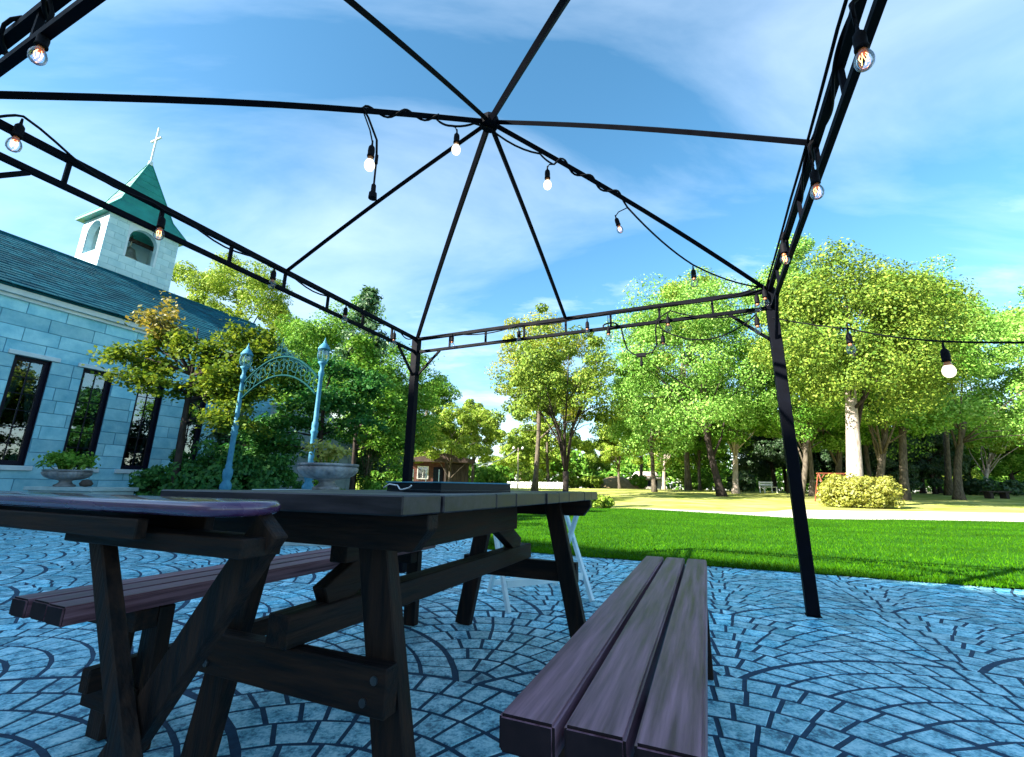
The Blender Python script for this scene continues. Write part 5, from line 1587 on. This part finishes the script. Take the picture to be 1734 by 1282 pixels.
for s in (-1, 1):
    for (w_, h_) in ((0.38, 0.11), (0.26, 0.19), (0.14, 0.28)):
        cr_.tube([(cx_ + s * w_ * (1 - j / 10), 0, zc_ - 0.05 * (w_ / 0.42) + h_ * (j / 10) ** 0.7 + 0.02 * math.sin(j)) for j in range(11)], 0.006, 5)
    for (ox_, oz_, rr) in ((0.12, 0.05, 0.045), (0.23, 0.03, 0.04), (0.07, 0.14, 0.035)):
        cr_.tube([(cx_ + s * (ox_ + rr * (1 - j / 14) * math.cos(j / 14 * 9)), 0, zc_ + oz_ + rr * (1 - j / 14) * math.sin(j / 14 * 9)) for j in range(15)], 0.008, 5)
cr_.build('crest', M['iron_green'], ar)

# ------------------------------------------------------------------ things across the lawn
sw = thing('swing_frame', 'rusty red swing frame standing behind the clipped bush', 'swing', (16.8, 24.6, gz(17, 24.6) - 0.06), R(4))
for x, dy in ((0, 0), (1.8, 0)):
    MB().tube([(x - 0.02, -0.55, 0), (x, 0, 1.5)], 0.035, 8).build('leg', M['rust'], sw)
    MB().tube([(x, 0.55, 0), (x, 0.04, 1.5)], 0.035, 8).build('leg', M['rust'], sw)
    MB().tube([(x, -0.36, 0.55), (x, 0.36, 0.55)], 0.022, 6).build('crossbar', M['rust'], sw)
MB().tube([(-0.08, 0.02, 1.52), (1.9, 0.02, 1.52)], 0.04, 8).build('top_beam', M['rust'], sw)
MB().tube([(0.02, 0.02, 1.1), (0.38, 0.02, 1.5)], 0.022, 6).build('brace', M['rust'], sw)
MB().tube([(1.78, 0.02, 1.1), (1.42, 0.02, 1.5)], 0.022, 6).build('brace', M['rust'], sw)
lp_ = thing('lamp_pole', 'thin pole with crossarm far across the lawn, left of the lone tree', 'lamp post', (0.58, 35.6, gz(0.6, 35.6) - 0.06))
MB().tube([(0, 0, 0), (0, 0, 3.2)], [0.05, 0.035], 8).build('shaft', M['bark_pale'], lp_)
MB().tube([(-0.4, 0, 3.05), (0.4, 0, 3.05)], 0.03, 6).build('crossarm', M['bark_dark'], lp_)
for x in (-0.36, 0.36): MB().lathe([(0.02, 3.08), (0.08, 3.1), (0.1, 3.2), (0.03, 3.28)], 8, (x, 0, 0)).build('lamp_head', M['white'], lp_)
cab = slack([Vector((-2.6, 30.6, 2.2)), Vector((0.4, 35.5, 3.6))], [0.35], 12)
oc = thing('overhead_cable', 'pale sagging cable between the cottage trees and the lamp pole', 'cable', cab[0])
MB().tube([p - cab[0] for p in cab], 0.03, 6).build('cord', M['white_cable'], oc, smooth=True)
gs = thing('white_bench', 'small white garden seat under the trees left of the swing frame', 'bench', (19.7, 34.6, gz(19, 34.6) - 0.06), R(10))
for k in range(3): MB().box(-0.6, 0.6, -0.2 + k * 0.15, -0.07 + k * 0.15, 0.42, 0.46).build('slat', M['white'], gs)
for k in range(2): MB().box(-0.6, 0.6, 0.27, 0.31, 0.55 + k * 0.17, 0.67 + k * 0.17).build('back_slat', M['white'], gs)
for x in (-0.52, 0.52):
    MB().box(x - 0.03, x + 0.03, -0.18, -0.12, 0, 0.418).build('leg', M['white'], gs)
    MB().box(x - 0.03, x + 0.03, 0.315, 0.36, 0, 0.86).build('leg', M['white'], gs)
sb = thing('stone_bench', 'dark low stone bench in the shade beyond the slender bare trunk', 'bench', (32.9, 30.8, gz(32, 30.8) - 0.06), R(6))
MB().box(-0.9, 0.9, -0.25, 0.25, 0.40, 0.50).build('seat', M['bark_dark'], sb, bevel=0.02)
for x in (-0.6, 0.6): MB().box(x - 0.12, x + 0.12, -0.2, 0.2, 0, 0.398).build('leg', M['bark_dark'], sb)

# ------------------------------------------------------------------ grass blades
def blades(n, sel, hmin, hmax, wd, name, seed):
    rg = np.random.default_rng(seed)
    X = []; 
    P = sel(rg, n)
    k = len(P)
    a = rg.uniform(0, 6.28, k); h = rg.uniform(hmin, hmax, k); ln = rg.normal(size=(k, 2)) * 0.35 * h[:, None]
    d = np.stack([np.cos(a), np.sin(a), np.zeros(k)], 1) * wd * rg.uniform(0.7, 1.3, (k, 1))
    top = P + np.concatenate([ln, h[:, None]], 1)
    mid = P + np.concatenate([ln * 0.35, h[:, None] * 0.6], 1)
    V = np.stack([P - d, P + d, mid + d * 0.6, top], 1)
    o = link(name, quads_mesh(name, V, M['blade']))
    return struct(o, 'stuff')


gzv = np.vectorize(gz)
lbv = np.vectorize(lawn_back)
def sel_lawn(rg, n):
    # denser towards the terrace
    x = rg.uniform(-3.8, 17, n); u = rg.uniform(0, 1, n) ** 1.7
    f = np.vectorize(lawn_front)(x); b = lbv(x)
    y = f - 0.02 + 0.03 * np.sin(x * 9) * np.sin(x * 4.1 + 1) + rg.normal(size=n) * 0.018 + (b - f - 0.05) * u
    keep = (np.abs(x) < 1.3 * y + 1)
    x, y = x[keep], y[keep]
    return np.stack([x, y, 0.008 + gzv(x, y)], 1)
blades(220000, sel_lawn, 0.014, 0.042, 0.004, 'grass_blades', 301)
